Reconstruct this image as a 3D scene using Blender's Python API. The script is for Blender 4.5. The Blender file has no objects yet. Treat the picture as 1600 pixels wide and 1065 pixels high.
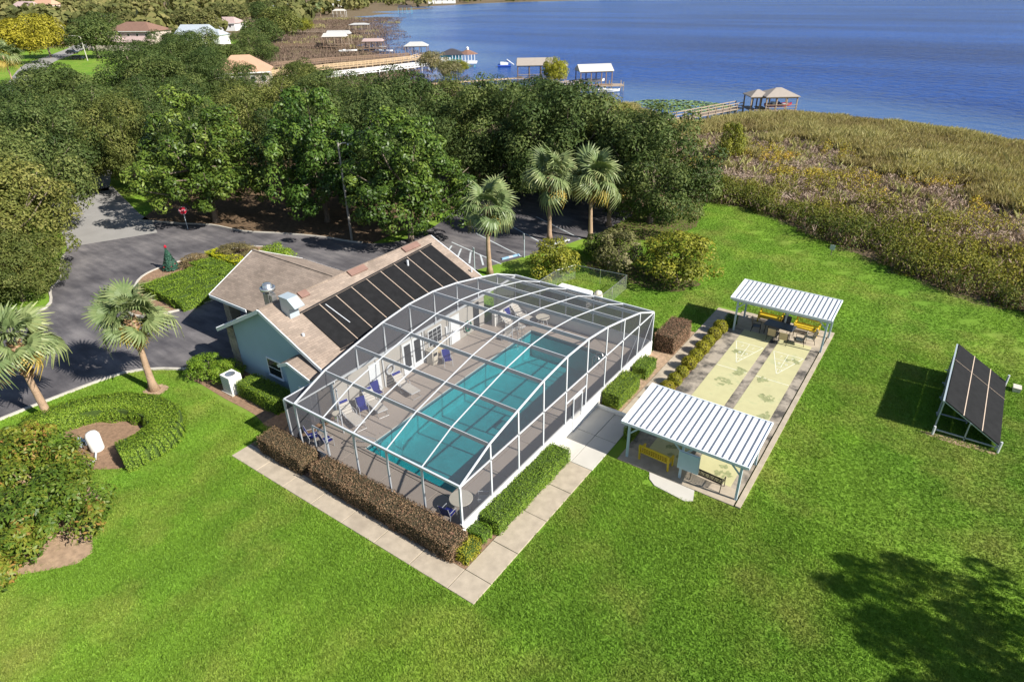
import bpy, math, random
import numpy as np
from mathutils import Matrix, Vector

# ------------------------------------------------------------------ camera, world, sun, exposure
scene = bpy.context.scene
R = math.radians
CAM = Vector((10.968, -12.412, 21.0))
PITCH, ROLL, YAW = R(29.27), R(-0.965), R(-35.68)
fw = Vector((math.sin(YAW)*math.cos(PITCH), math.cos(YAW)*math.cos(PITCH), -math.sin(PITCH)))
r0 = Vector((math.cos(YAW), -math.sin(YAW), 0)); u0 = r0.cross(fw)
cr, sr = math.cos(ROLL), math.sin(ROLL)
rt = cr*r0 + sr*u0; up = -sr*r0 + cr*u0
cam_d = bpy.data.cameras.new('camera'); cam = bpy.data.objects.new('camera', cam_d)
scene.collection.objects.link(cam)
m = Matrix.Identity(4)
for i in range(3):
    m[i][0] = rt[i]; m[i][1] = up[i]; m[i][2] = -fw[i]; m[i][3] = CAM[i]
cam.matrix_world = m
cam_d.sensor_width = 36.0; cam_d.sensor_fit = 'HORIZONTAL'; cam_d.lens = 988/1600*36
cam_d.clip_start = 0.1; cam_d.clip_end = 20000
scene.camera = cam

SUN_AZ, SUN_EL = R(86), R(36.5)          # azimuth from +Y towards +X
world = bpy.data.worlds.new('World'); scene.world = world; world.use_nodes = True
wn = world.node_tree.nodes; wl = world.node_tree.links
for n in list(wn): wn.remove(n)
sky = wn.new('ShaderNodeTexSky'); sky.sky_type = 'NISHITA'; sky.sun_disc = False
sky.sun_elevation = SUN_EL; sky.sun_rotation = SUN_AZ; sky.air_density = 1.0; sky.dust_density = 0.6; sky.ozone_density = 1.6
bg = wn.new('ShaderNodeBackground'); bg.inputs[1].default_value = 0.068
wo = wn.new('ShaderNodeOutputWorld')
wl.new(sky.outputs[0], bg.inputs[0]); wl.new(bg.outputs[0], wo.inputs[0])
sd = bpy.data.lights.new('sun', 'SUN'); sd.energy = 5.0; sd.angle = R(0.53); sd.color = (1.0, 0.95, 0.86)
sun = bpy.data.objects.new('sun', sd); scene.collection.objects.link(sun)
sdir = Vector((math.sin(SUN_AZ)*math.cos(SUN_EL), math.cos(SUN_AZ)*math.cos(SUN_EL), math.sin(SUN_EL)))
sun.rotation_euler = sdir.to_track_quat('Z', 'Y').to_euler(); sun.location = (40, 0, 60)
vs = scene.view_settings; vs.view_transform = 'Standard'; vs.look = 'None'; vs.exposure = 0.86; vs.gamma = 1; vs.use_curve_mapping = False
cy = scene.cycles
cy.max_bounces = 8; cy.diffuse_bounces = 3; cy.glossy_bounces = 3; cy.transmission_bounces = 4; cy.transparent_max_bounces = 32
cy.caustics_reflective = False; cy.caustics_refractive = False
COL = scene.collection

# ------------------------------------------------------------------ helpers: objects
def link(o, parent=None):
    COL.objects.link(o)
    if parent is not None: o.parent = parent
    return o
def tag(o, label=None, cat=None, group=None, kind=None):
    if label: o['label'] = label
    if cat: o['category'] = cat
    if group: o['group'] = group
    if kind: o['kind'] = kind
    return o
def thing(name, label, cat, loc=(0,0,0), rz=0, group=None):
    o = bpy.data.objects.new(name, None); o.empty_display_size = .3
    o.location = loc; o.rotation_euler = (0,0,rz); COL.objects.link(o)
    return tag(o, label, cat, group)
def fast_mesh(name, V, F, rnd=None, smooth=False):
    V = np.ascontiguousarray(V, dtype=np.float32).reshape(-1,3); F = np.ascontiguousarray(F, dtype=np.int32)
    k = F.shape[1]; n = len(F)
    me = bpy.data.meshes.new(name)
    me.vertices.add(len(V)); me.vertices.foreach_set('co', V.ravel())
    me.loops.add(n*k); me.loops.foreach_set('vertex_index', F.ravel())
    me.polygons.add(n); me.polygons.foreach_set('loop_start', np.arange(0, n*k, k, dtype=np.int32))
    if smooth: me.polygons.foreach_set('use_smooth', np.ones(n, dtype=bool))
    if rnd is not None:
        a = me.attributes.new('rnd', 'FLOAT', 'FACE'); a.data.foreach_set('value', np.ascontiguousarray(rnd, dtype=np.float32))
    me.update(calc_edges=True)
    return me
def ob(name, me, mat=None, parent=None):
    o = bpy.data.objects.new(name, me)
    if mat is not None and len(me.materials) == 0: me.materials.append(mat)
    return link(o, parent)
class MB:
    def __init__(s): s.v = []; s.f = []
    def add(s, vs, fs):
        b = len(s.v); s.v += [tuple(v) for v in vs]; s.f += [tuple(i+b for i in f) for f in fs]; return s
    def box(s, x0, x1, y0, y1, z0, z1):
        return s.add([(x0,y0,z0),(x1,y0,z0),(x1,y1,z0),(x0,y1,z0),(x0,y0,z1),(x1,y0,z1),(x1,y1,z1),(x0,y1,z1)],
                     [(3,2,1,0),(4,5,6,7),(0,1,5,4),(1,2,6,5),(2,3,7,6),(3,0,4,7)])
    def bar(s, p, q, w, h, upv=(0,0,1)):
        p = Vector(p); q = Vector(q); d = (q-p).normalized(); u = Vector(upv)
        if abs(d.dot(u)) > .98: u = Vector((0,1,0))
        a = d.cross(u).normalized(); b = a.cross(d).normalized()
        c = [(-1,-1),(1,-1),(1,1),(-1,1)]
        vs = [p+a*(x*w/2)+b*(y*h/2) for x,y in c] + [q+a*(x*w/2)+b*(y*h/2) for x,y in c]
        return s.add(vs, [(0,1,2,3),(7,6,5,4),(0,4,5,1),(1,5,6,2),(2,6,7,3),(3,7,4,0)])
    def tube(s, pts, rad, n=8, cap=True):
        pts = [Vector(p) for p in pts]
        if not hasattr(rad, '__len__'): rad = [rad]*len(pts)
        vs = []; fs = []
        for i, p in enumerate(pts):
            d = (pts[min(i+1,len(pts)-1)] - pts[max(i-1,0)]).normalized()
            u = Vector((0,0,1)) if abs(d.z) < .95 else Vector((0,1,0))
            a = d.cross(u).normalized(); b = a.cross(d).normalized()
            for k in range(n):
                t = 2*math.pi*k/n; vs.append(p + (a*math.cos(t)+b*math.sin(t))*rad[i])
        for i in range(len(pts)-1):
            for k in range(n):
                fs.append((i*n+k, i*n+(k+1)%n, (i+1)*n+(k+1)%n, (i+1)*n+k))
        if cap:
            fs.append(tuple(range(n-1,-1,-1))); fs.append(tuple((len(pts)-1)*n+k for k in range(n)))
        return s.add(vs, fs)
    def lathe(s, prof, n=16, c=(0,0)):
        vs = []; fs = []
        for r,z in prof:
            for k in range(n):
                t = 2*math.pi*k/n; vs.append((c[0]+r*math.cos(t), c[1]+r*math.sin(t), z))
        for i in range(len(prof)-1):
            for k in range(n): fs.append((i*n+k, i*n+(k+1)%n, (i+1)*n+(k+1)%n, (i+1)*n+k))
        fs.append(tuple(range(n-1,-1,-1))); fs.append(tuple((len(prof)-1)*n+k for k in range(n)))
        return s.add(vs, fs)
    def prism(s, poly, z0, z1):
        n = len(poly)
        ar = sum(poly[i][0]*poly[(i+1)%n][1]-poly[(i+1)%n][0]*poly[i][1] for i in range(n))
        if ar < 0: poly = poly[::-1]
        vs = [(x,y,z0) for x,y in poly]+[(x,y,z1) for x,y in poly]
        return s.add(vs, [tuple(range(n-1,-1,-1)), tuple(range(n,2*n))]+[(i,(i+1)%n,n+(i+1)%n,n+i) for i in range(n)])
    def prismY(s, poly, y0, y1):            # polygon in XZ extruded along Y
        n = len(poly)
        ar = sum(poly[i][0]*poly[(i+1)%n][1]-poly[(i+1)%n][0]*poly[i][1] for i in range(n))
        if ar < 0: poly = poly[::-1]
        vs = [(x,y0,z) for x,z in poly]+[(x,y1,z) for x,z in poly]
        return s.add(vs, [tuple(range(n)), tuple(range(2*n-1,n-1,-1))]+[(i,n+i,n+(i+1)%n,(i+1)%n) for i in range(n)])
    def slab(s, q, t):                       # quad (4 points) thickened downwards along its normal
        q = [Vector(p) for p in q]; nr = (q[1]-q[0]).cross(q[2]-q[0]).normalized()
        if nr.z < 0: q = q[::-1]; nr = -nr
        lo = [p-nr*t for p in q]
        return s.add(lo+q, [(3,2,1,0),(4,5,6,7),(0,1,5,4),(1,2,6,5),(2,3,7,6),(3,0,4,7)])
    def tri(s, a, b, c): return s.add([a,b,c], [(0,1,2)])
    def mesh(s, name, smooth=False):
        me = bpy.data.meshes.new(name); me.from_pydata(s.v, [], s.f)
        if smooth: me.polygons.foreach_set('use_smooth', [True]*len(me.polygons))
        me.update(); return me
    def build(s, name, mat, parent=None, smooth=False): return ob(name, s.mesh(name, smooth), mat, parent)
def box(name, mat, parent, *a): return MB().box(*a).build(name, mat, parent)
def struct(name, mb, mat, kind='structure'): return tag(mb.build(name, mat), kind=kind)
def copy_tree(root, loc=None, rz=None, label=None, scale=None):
    r = root.copy(); COL.objects.link(r)
    if loc is not None: r.location = loc
    if rz is not None: r.rotation_euler = (0,0,rz)
    if scale is not None: r.scale = scale if hasattr(scale,'__len__') else (scale,)*3
    if label: r['label'] = label
    for ch in list(root.children):
        c = ch.copy(); COL.objects.link(c); c.parent = r
        for g in list(ch.children):
            d = g.copy(); COL.objects.link(d); d.parent = c
    return r

# ------------------------------------------------------------------ helpers: materials
def newmat(name):
    mt = bpy.data.materials.new(name); mt.use_nodes = True
    nt = mt.node_tree; b = nt.nodes['Principled BSDF']; return mt, nt, b
def N(nt, t, **kw):
    n = nt.nodes.new(t)
    for k, v in kw.items():
        if k.startswith('i_'): n.inputs[int(k[2:]) if k[2:].isdigit() else k[2:]].default_value = v
        else: setattr(n, k, v)
    return n
def noise(nt, vec, scale, detail=3, rough=.55):
    n = N(nt, 'ShaderNodeTexNoise'); n.inputs['Scale'].default_value = scale; n.inputs['Detail'].default_value = detail; n.inputs['Roughness'].default_value = rough
    if vec is not None: nt.links.new(vec, n.inputs['Vector'])
    return n.outputs['Fac']
def ramp(nt, fac, stops):
    n = N(nt, 'ShaderNodeValToRGB'); el = n.color_ramp.elements
    while len(el) < len(stops): el.new(.5)
    for e, (p, c) in zip(el, stops): e.position = p; e.color = (*c, 1) if len(c) == 3 else c
    nt.links.new(fac, n.inputs[0]); return n.outputs[0]
def mixc(nt, fac, a, b, mode='MIX'):
    n = N(nt, 'ShaderNodeMix', data_type='RGBA', blend_type=mode)
    for s, x in ((0, fac), (6, a), (7, b)):
        if isinstance(x, (int, float)): n.inputs[s].default_value = x
        elif isinstance(x, tuple): n.inputs[s].default_value = (*x, 1) if len(x) == 3 else x
        else: nt.links.new(x, n.inputs[s])
    return n.outputs[2]
def math_(nt, op, a, b=None, clamp=False):
    n = N(nt, 'ShaderNodeMath', operation=op); n.use_clamp = clamp
    for i, x in enumerate((a, b)):
        if x is None: continue
        if isinstance(x, (int, float)): n.inputs[i].default_value = x
        else: nt.links.new(x, n.inputs[i])
    return n.outputs[0]
def pos(nt): return N(nt, 'ShaderNodeNewGeometry').outputs['Position']
def bump(nt, b, h, strength, dist=.02):
    n = N(nt, 'ShaderNodeBump'); n.inputs['Strength'].default_value = strength; n.inputs['Distance'].default_value = dist
    nt.links.new(h, n.inputs['Height']); nt.links.new(n.outputs[0], b.inputs['Normal'])
def sp(b, v): b.inputs['Specular IOR Level'].default_value = v
def mat(name, col, rough=.7, var=.18, scale=2.0, fine=40.0, bs=.15, bd=.01, spec=.3, metal=0, dirt=None, dscale=.6, dth=.55):
    mt, nt, b = newmat(name); P = pos(nt)
    n1 = noise(nt, P, scale, 4); n2 = noise(nt, P, fine, 2)
    f = math_(nt, 'ADD', math_(nt, 'MULTIPLY', n1, .65), math_(nt, 'MULTIPLY', n2, .35))
    lo = tuple(c*(1-var) for c in col); hi = tuple(min(1, c*(1+var)) for c in col)
    c = ramp(nt, f, [(.3, lo), (.7, hi)])
    if dirt:
        d = ramp(nt, noise(nt, P, dscale, 6, .65), [(dth, (0,0,0)), (min(1, dth+.16), (1,1,1))])
        c = mixc(nt, d, c, dirt)
    nt.links.new(c, b.inputs['Base Color']); b.inputs['Roughness'].default_value = rough; sp(b, spec); b.inputs['Metallic'].default_value = metal
    if bs: bump(nt, b, n2, bs, bd)
    return mt
def foliage(name, stops, rough=.5, spec=.35, trans=.22, hue=.12):
    mt, nt, b = newmat(name)
    at = N(nt, 'ShaderNodeAttribute', attribute_name='rnd').outputs['Fac']
    oi = N(nt, 'ShaderNodeObjectInfo').outputs['Random']
    c = ramp(nt, at, stops)
    hs = N(nt, 'ShaderNodeHueSaturation'); nt.links.new(c, hs.inputs['Color'])
    v = math_(nt, 'ADD', math_(nt, 'MULTIPLY', oi, 2*hue), 1-hue); nt.links.new(v, hs.inputs['Value'])
    nt.links.new(math_(nt, 'ADD', math_(nt, 'MULTIPLY', oi, -.03), .515), hs.inputs['Hue'])
    c = hs.outputs[0]
    nt.links.new(c, b.inputs['Base Color']); b.inputs['Roughness'].default_value = rough; sp(b, spec)
    if trans:
        t = N(nt, 'ShaderNodeBsdfTranslucent'); nt.links.new(mixc(nt, 1.0, c, (1.0, 1.0, .55), 'MULTIPLY'), t.inputs[0])
        mx = N(nt, 'ShaderNodeMixShader'); mx.inputs[0].default_value = trans
        out = nt.nodes['Material Output']
        nt.links.new(b.outputs[0], mx.inputs[1]); nt.links.new(t.outputs[0], mx.inputs[2]); nt.links.new(mx.outputs[0], out.inputs[0])
    return mt
def lawn_color(nt):
    P = pos(nt); sx = N(nt, 'ShaderNodeVectorMath', operation='MULTIPLY'); sx.inputs[1].default_value = (1,1,0); nt.links.new(P, sx.inputs[0]); P = sx.outputs[0]
    a = ramp(nt, noise(nt, P, .07, 3), [(.32, (.112,.225,.022)), (.68, (.172,.285,.030))])
    y = ramp(nt, noise(nt, P, .22, 5, .6), [(.47, (0,0,0)), (.70, (1,1,1))])
    a = mixc(nt, math_(nt, 'MULTIPLY', y, .62), a, (.265,.265,.068))
    lm = ramp(nt, noise(nt, P, .16, 2, .5), [(.60, (0,0,0)), (.78, (1,1,1))]); a = mixc(nt, math_(nt, 'MULTIPLY', lm, .55), a, (.205,.365,.026))
    d = ramp(nt, noise(nt, P, .5, 4, .6), [(.3, (.90,.90,.90)), (.7, (1.10,1.10,1.10))])
    a = mixc(nt, 1.0, a, d, 'MULTIPLY')
    # faint mower passes running along the lot
    sep = N(nt, 'ShaderNodeSeparateXYZ'); nt.links.new(P, sep.inputs[0])
    w = math_(nt, 'SINE', math_(nt, 'MULTIPLY', math_(nt, 'ADD', math_(nt, 'MULTIPLY', sep.outputs[0], 2.4), math_(nt, 'MULTIPLY', noise(nt, P, .12, 2), 5.0)), 1.0))
    w = math_(nt, 'ADD', math_(nt, 'MULTIPLY', w, .06), 1.0)
    cmb = N(nt, 'ShaderNodeCombineXYZ')
    for i in range(3): nt.links.new(w, cmb.inputs[i])
    a = mixc(nt, 1.0, a, cmb.outputs[0], 'MULTIPLY')
    return a, P

MAT = {}
MAT['white'] = mat('white_aluminium', (.53,.55,.58), .42, .04, 3, 60, 0, spec=.45)
MAT['white_wall'] = mat('white_painted_block', (.74,.73,.70), .8, .07, .9, 30, .1, dirt=(.50,.47,.42), dscale=.5, dth=.62)
MAT['cream_wall'] = mat('cream_stucco', (.44,.415,.38), .85, .05, 1.2, 70, .25)
MAT['blue_wall'] = mat('pale_blue_stucco', (.34,.47,.56), .88, .05, .8, 60, .3)
MAT['trim'] = mat('white_trim', (.74,.77,.80), .5, .05, 2, 30, 0)
MAT['concrete'] = mat('walk_concrete', (.385,.325,.25), .88, .2, 2.4, 45, .25, dirt=(.29,.24,.185), dscale=.35, dth=.55)
MAT['concrete2'] = mat('pale_concrete', (.48,.455,.41), .88, .08, .8, 40, .2, dirt=(.44,.41,.36), dscale=.5, dth=.64)
MAT['curb'] = mat('curb_concrete', (.46,.43,.38), .9, .14, 1.5, 30, .25, dirt=(.27,.25,.21), dscale=.8, dth=.58)
MAT['deck'] = mat('coated_pool_deck', (.40,.34,.295), .8, .07, .7, 60, .2, dirt=(.33,.28,.24), dscale=.35, dth=.64)
MAT['stain_concrete'] = mat('mildewed_concrete', (.33,.285,.23), .92, .16, 2.2, 40, .3, dirt=(.075,.068,.06), dscale=.75, dth=.45)
MAT['lane'] = mat('faded_green_court_paint', (.45,.425,.235), .8, .12, .9, 30, .1, dirt=(.30,.33,.18), dscale=.9, dth=.55)
MAT['line'] = mat('faded_white_line', (.62,.62,.50), .75, .15, 3, 40, 0)
MAT['mulch'] = mat('pine_mulch', (.26,.165,.105), .95, .4, 5, 70, .8, .03)
MAT['sand'] = mat('bare_sand', (.36,.25,.165), .95, .38, 3.5, 70, .7, .03, dirt=(.15,.14,.05), dscale=2.2, dth=.55)
MAT['soil'] = mat('leaf_litter', (.13,.085,.05), .95, .45, 2.5, 50, .8, .03)
MAT['road'] = mat('pale_street', (.27,.26,.25), .9, .1, .6, 40, .2)
MAT['panel'] = mat('black_pool_heater', (.014,.014,.015), .75, .3, 2.5, 60, .1, spec=.12)
MAT['panel_seam'] = mat('tan_seam', (.42,.33,.26), .7, .1)
MAT['stone'] = mat('ledge_stone', (.30,.27,.22), .9, .4, 1.7, 30, .5)
MAT['glass'] = mat('dark_window', (.02,.025,.03), .08, .1, bs=0, spec=.6)
MAT['grey_metal'] = mat('grey_sheet_metal', (.40,.46,.50), .42, .06, 2, 30, 0, metal=.2)
MAT['galv'] = mat('galvanised', (.62,.62,.62), .25, .1, 4, 30, 0, metal=.85)
MAT['vent'] = mat('brown_vent', (.21,.125,.10), .7)
MAT['dark'] = mat('dark_metal', (.025,.025,.028), .45, .1, bs=0)
MAT['screen_frame'] = MAT['white']
MAT['roof_white'] = mat('white_roof_panel', (.76,.79,.82), .38, .05, .9, 20, 0, spec=.5, dirt=(.60,.60,.58), dscale=.7, dth=.66)
MAT['roof_seam'] = mat('dark_roof_seam', (.10,.12,.16), .5, .1)
MAT['pav_trim'] = mat('pale_blue_trim', (.42,.54,.60), .5, .05, 3, 20, 0)
MAT['pav_white'] = mat('pavilion_white', (.72,.76,.80), .5, .05, 3, 20, 0)
MAT['yellow'] = mat('yellow_paint', (.62,.43,.030), .5, .1, 4, 40, 0)
MAT['iron'] = mat('black_iron', (.02,.017,.015), .5, .2, bs=0)
MAT['tan_sling'] = mat('tan_sling', (.50,.41,.27), .8, .1)
MAT['grey_sling'] = mat('grey_strap', (.56,.52,.47), .8, .07)
MAT['blue_sling'] = mat('blue_sling', (.012,.018,.20), .75, .15)
MAT['cream_plastic'] = mat('cream_plastic', (.60,.55,.46), .5, .06)
MAT['table_dark'] = mat('dark_table', (.055,.06,.07), .35, .1)
MAT['hose'] = mat('green_hose', (.01,.17,.11), .5, .1)
MAT['bark'] = mat('oak_bark', (.17,.135,.105), .95, .3, 4, 30, .8, .03)
MAT['palm_bark'] = mat('palm_bark', (.34,.235,.155), .95, .25, 3, 25, .9, .04)
MAT['boot'] = mat('palm_boots', (.27,.16,.085), .95, .35, 6, 30, .6, .03)
MAT['plaster'] = mat('pool_plaster', (.68,.76,.75), .8, .14, 1.6, 9, .1)
MAT['tile'] = mat('pool_tile', (.10,.20,.24), .3, .2, 8, 30, 0)
MAT['wood'] = mat('weathered_wood', (.33,.26,.20), .9, .18, 2, 20, .3)
MAT['wood_tan'] = mat('new_wood', (.50,.37,.23), .85, .15, 2, 20, .3)
MAT['wood_brown'] = mat('brown_wood', (.22,.15,.105), .9, .2, 2, 20, .3)
MAT['dock_roof'] = mat('tan_dock_roof', (.315,.275,.24), .8, .08, 1.5, 12, .2)
MAT['dock_roof_white'] = mat('white_dock_roof', (.52,.49,.44), .6, .05, 1.5, 12, 0)
MAT['dock_roof_grey'] = mat('grey_dock_roof', (.42,.42,.41), .8, .1, 1.5, 12, .2)
MAT['roof_dark'] = mat('charcoal_roof', (.055,.05,.055), .85, .2, 1.5, 12, .2)
MAT['teal'] = mat('turquoise_paint', (.10,.40,.46), .6, .08)
MAT['house_tan'] = mat('tan_stucco', (.46,.38,.34), .85, .06)
MAT['house_white'] = mat('white_siding', (.70,.70,.69), .8, .06)
MAT['house_pink'] = mat('peach_stucco', (.46,.38,.32), .85, .06)
MAT['roof_brown'] = mat('brown_roof', (.20,.115,.085), .9, .12, .6, 8, .2)
MAT['roof_grey'] = mat('grey_roof', (.36,.40,.44), .8, .1, .6, 8, .2)
MAT['roof_peach'] = mat('peach_roof', (.44,.27,.18), .85, .1, .6, 8, .2)
MAT['roof_mauve'] = mat('mauve_roof', (.40,.30,.28), .85, .1, .6, 8, .2)
MAT['red'] = mat('red_paint', (.36,.012,.03), .35, .1, bs=0)
MAT['car_dark'] = mat('dark_car_paint', (.02,.023,.03), .25, .1, bs=0, spec=.6)
MAT['car_blue'] = mat('silver_blue_car_paint', (.22,.28,.34), .3, .1, bs=0, spec=.6)
MAT['tyre'] = mat('rubber', (.015,.015,.015), .8)
MAT['paint_white'] = mat('worn_white_marking', (.46,.50,.52), .8, .3, 2, 25, 0)
MAT['paint_blue'] = mat('blue_marking', (.25,.42,.60), .8, .15, 2, 25, 0)
MAT['seat_blue'] = mat('bright_blue', (.02,.06,.30), .5)

def shingles(name, swap):
    mt, nt, b = newmat(name); P = pos(nt)
    se = N(nt, 'ShaderNodeSeparateXYZ'); nt.links.new(P, se.inputs[0]); cb = N(nt, 'ShaderNodeCombineXYZ')
    if swap: nt.links.new(se.outputs[1], cb.inputs[0]); nt.links.new(math_(nt, 'MULTIPLY', se.outputs[0], 1.1), cb.inputs[1])
    else: nt.links.new(se.outputs[0], cb.inputs[0]); nt.links.new(math_(nt, 'MULTIPLY', se.outputs[1], 1.12), cb.inputs[1])
    br = N(nt, 'ShaderNodeTexBrick'); nt.links.new(cb.outputs[0], br.inputs['Vector'])
    br.inputs['Scale'].default_value = 1.0; br.inputs['Brick Width'].default_value = .42; br.inputs['Row Height'].default_value = .15
    br.inputs['Mortar Size'].default_value = .008; br.inputs['Mortar Smooth'].default_value = .3; br.inputs['Bias'].default_value = .1
    br.inputs['Color1'].default_value = (.33,.268,.222,1); br.inputs['Color2'].default_value = (.25,.205,.172,1); br.inputs['Mortar'].default_value = (.18,.135,.11,1)
    st = ramp(nt, noise(nt, P, .55, 5, .6), [(.3, (.78,.76,.74)), (.7, (1.12,1.1,1.08))])
    c = mixc(nt, 1.0, br.outputs['Color'], st, 'MULTIPLY')
    f = ramp(nt, noise(nt, P, 55, 2), [(.3, (.85,.85,.85)), (.7, (1.12,1.12,1.12))])
    nt.links.new(mixc(nt, 1.0, c, f, 'MULTIPLY'), b.inputs['Base Color']); b.inputs['Roughness'].default_value = .95; sp(b, .15)
    bump(nt, b, br.outputs['Fac'], -.4, .015)
    return mt
MAT['shingle_y'] = shingles('shingles_main', True); MAT['shingle_x'] = shingles('shingles_cross', False)

def asphalt():
    mt, nt, b = newmat('asphalt'); P = pos(nt)
    c = ramp(nt, noise(nt, P, .25, 5, .6), [(.32, (.066,.063,.070)), (.5, (.112,.106,.113)), (.72, (.172,.162,.166))])
    sc_ = N(nt, 'ShaderNodeMapping'); sc_.inputs['Scale'].default_value = (.35, 1.6, 1); sc_.inputs['Rotation'].default_value = (0,0,R(25)); nt.links.new(P, sc_.inputs[0])
    st = ramp(nt, noise(nt, sc_.outputs[0], .9, 4), [(.35, (.72,.72,.74)), (.68, (1.28,1.26,1.22))])
    c = mixc(nt, 1.0, c, st, 'MULTIPLY')
    f = noise(nt, P, 60, 2); g = ramp(nt, f, [(.3, (.8,.8,.8)), (.7, (1.2,1.2,1.2))])
    nt.links.new(mixc(nt, 1.0, c, g, 'MULTIPLY'), b.inputs['Base Color']); b.inputs['Roughness'].default_value = .92; sp(b, .2); bump(nt, b, f, .3, .01)
    return mt
MAT['asphalt'] = asphalt()

def screen(name, op, col):
    mt, nt, b = newmat(name); nt.nodes.remove(b)
    t = N(nt, 'ShaderNodeBsdfTransparent'); d = N(nt, 'ShaderNodeBsdfDiffuse'); d.inputs[0].default_value = (*col, 1)
    mx = N(nt, 'ShaderNodeMixShader'); mx.inputs[0].default_value = op
    nt.links.new(t.outputs[0], mx.inputs[1]); nt.links.new(d.outputs[0], mx.inputs[2]); nt.links.new(mx.outputs[0], nt.nodes['Material Output'].inputs[0])
    return mt
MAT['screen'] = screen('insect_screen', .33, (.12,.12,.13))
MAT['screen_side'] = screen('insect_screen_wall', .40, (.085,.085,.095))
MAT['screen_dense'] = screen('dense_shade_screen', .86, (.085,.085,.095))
MAT['chain'] = screen('chain_link', .10, (.45,.45,.45))

def poolwater():
    mt, nt, b = newmat('pool_water'); nt.nodes.remove(b); P = pos(nt)
    t = N(nt, 'ShaderNodeBsdfTransparent'); t.inputs[0].default_value = (.13,.60,.65,1)
    g = N(nt, 'ShaderNodeBsdfGlossy'); g.inputs['Roughness'].default_value = .05
    bp = N(nt, 'ShaderNodeBump'); bp.inputs['Strength'].default_value = .7; bp.inputs['Distance'].default_value = .05
    nt.links.new(noise(nt, P, 4.5, 4), bp.inputs['Height']); nt.links.new(bp.outputs[0], g.inputs['Normal'])
    mx = N(nt, 'ShaderNodeMixShader'); mx.inputs[0].default_value = .075; nt.links.new(t.outputs[0], mx.inputs[1]); nt.links.new(g.outputs[0], mx.inputs[2])
    nt.links.new(mx.outputs[0], nt.nodes['Material Output'].inputs[0]); return mt
MAT['poolwater'] = poolwater()

def lakewater():
    mt, nt, b = newmat('lake_water'); P = pos(nt)
    calm = N(nt, 'ShaderNodeAttribute', attribute_name='calm').outputs['Fac']
    ripple = noise(nt, P, .35, 5, .62)
    mp = N(nt, 'ShaderNodeMapping'); mp.inputs['Rotation'].default_value = (0,0,R(-35.7)); mp.inputs['Scale'].default_value = (.25,1,1); nt.links.new(P, mp.inputs[0]); wind_lanes = noise(nt, mp.outputs[0], .016, 5, .62)
    c = ramp(nt, wind_lanes, [(.32, (.001,.022,.135)), (.66, (.007,.062,.285))])  # deep-water blues, with wind-lane sheen painted in as streaks
    c = mixc(nt, math_(nt, 'MULTIPLY', calm, .6), c, (.03,.10,.29))  # sky sheen of the calm shore band put into the base colour
    nt.links.new(c, b.inputs['Base Color'])
    b.inputs['IOR'].default_value = 1.33; b.inputs['Roughness'].default_value = .2; sp(b, .13)
    nt.links.new(math_(nt, 'ADD', .05, math_(nt, 'MULTIPLY', calm, .65)), b.inputs['Specular IOR Level'])
    bp = N(nt, 'ShaderNodeBump'); bp.inputs['Distance'].default_value = 1.2
    nt.links.new(math_(nt, 'SUBTRACT', .85, math_(nt, 'MULTIPLY', calm, .72)), bp.inputs['Strength'])
    nt.links.new(ripple, bp.inputs['Height']); nt.links.new(bp.outputs[0], b.inputs['Normal'])
    return mt
MAT['lake'] = lakewater()

def groundmat():
    mt, nt, b = newmat('lawn_ground'); c, P = lawn_color(nt)
    f = noise(nt, P, 22, 3); g = ramp(nt, f, [(.3, (.84,.84,.84)), (.7, (1.04,1.04,1.02))]); c = mixc(nt, 1.0, c, g, 'MULTIPLY')
    mz = N(nt, 'ShaderNodeAttribute', attribute_name='marsh').outputs['Fac']
    br = ramp(nt, noise(nt, P, .35, 5, .65), [(.3, (.10,.075,.045)), (.55, (.17,.125,.075)), (.75, (.12,.12,.04))])
    mzn = math_(nt, 'ADD', mz, math_(nt, 'MULTIPLY', math_(nt, 'SUBTRACT', noise(nt, P, .5, 3), .5), .8), True)
    c = mixc(nt, ramp(nt, mzn, [(.42, (0,0,0)), (.58, (1,1,1))]), c, br)
    nt.links.new(c, b.inputs['Base Color']); b.inputs['Roughness'].default_value = .95; sp(b, .15); bump(nt, b, f, .6, .04)
    return mt
MAT['ground'] = groundmat()
def blademat():
    mt, nt, b = newmat('grass_blade'); c, P = lawn_color(nt)
    oi = N(nt, 'ShaderNodeObjectInfo').outputs['Random']
    v = ramp(nt, oi, [(0, (1.02,1.02,.95)), (1, (1.42,1.36,1.28))]); c = mixc(nt, 1.0, c, v, 'MULTIPLY')
    nt.links.new(c, b.inputs['Base Color']); b.inputs['Roughness'].default_value = .6; sp(b, .2)
    t = N(nt, 'ShaderNodeBsdfTranslucent'); nt.links.new(c, t.inputs[0]); mx = N(nt, 'ShaderNodeMixShader'); mx.inputs[0].default_value = .3
    nt.links.new(b.outputs[0], mx.inputs[1]); nt.links.new(t.outputs[0], mx.inputs[2]); nt.links.new(mx.outputs[0], nt.nodes['Material Output'].inputs[0])
    return mt
MAT['blade'] = blademat()
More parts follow.
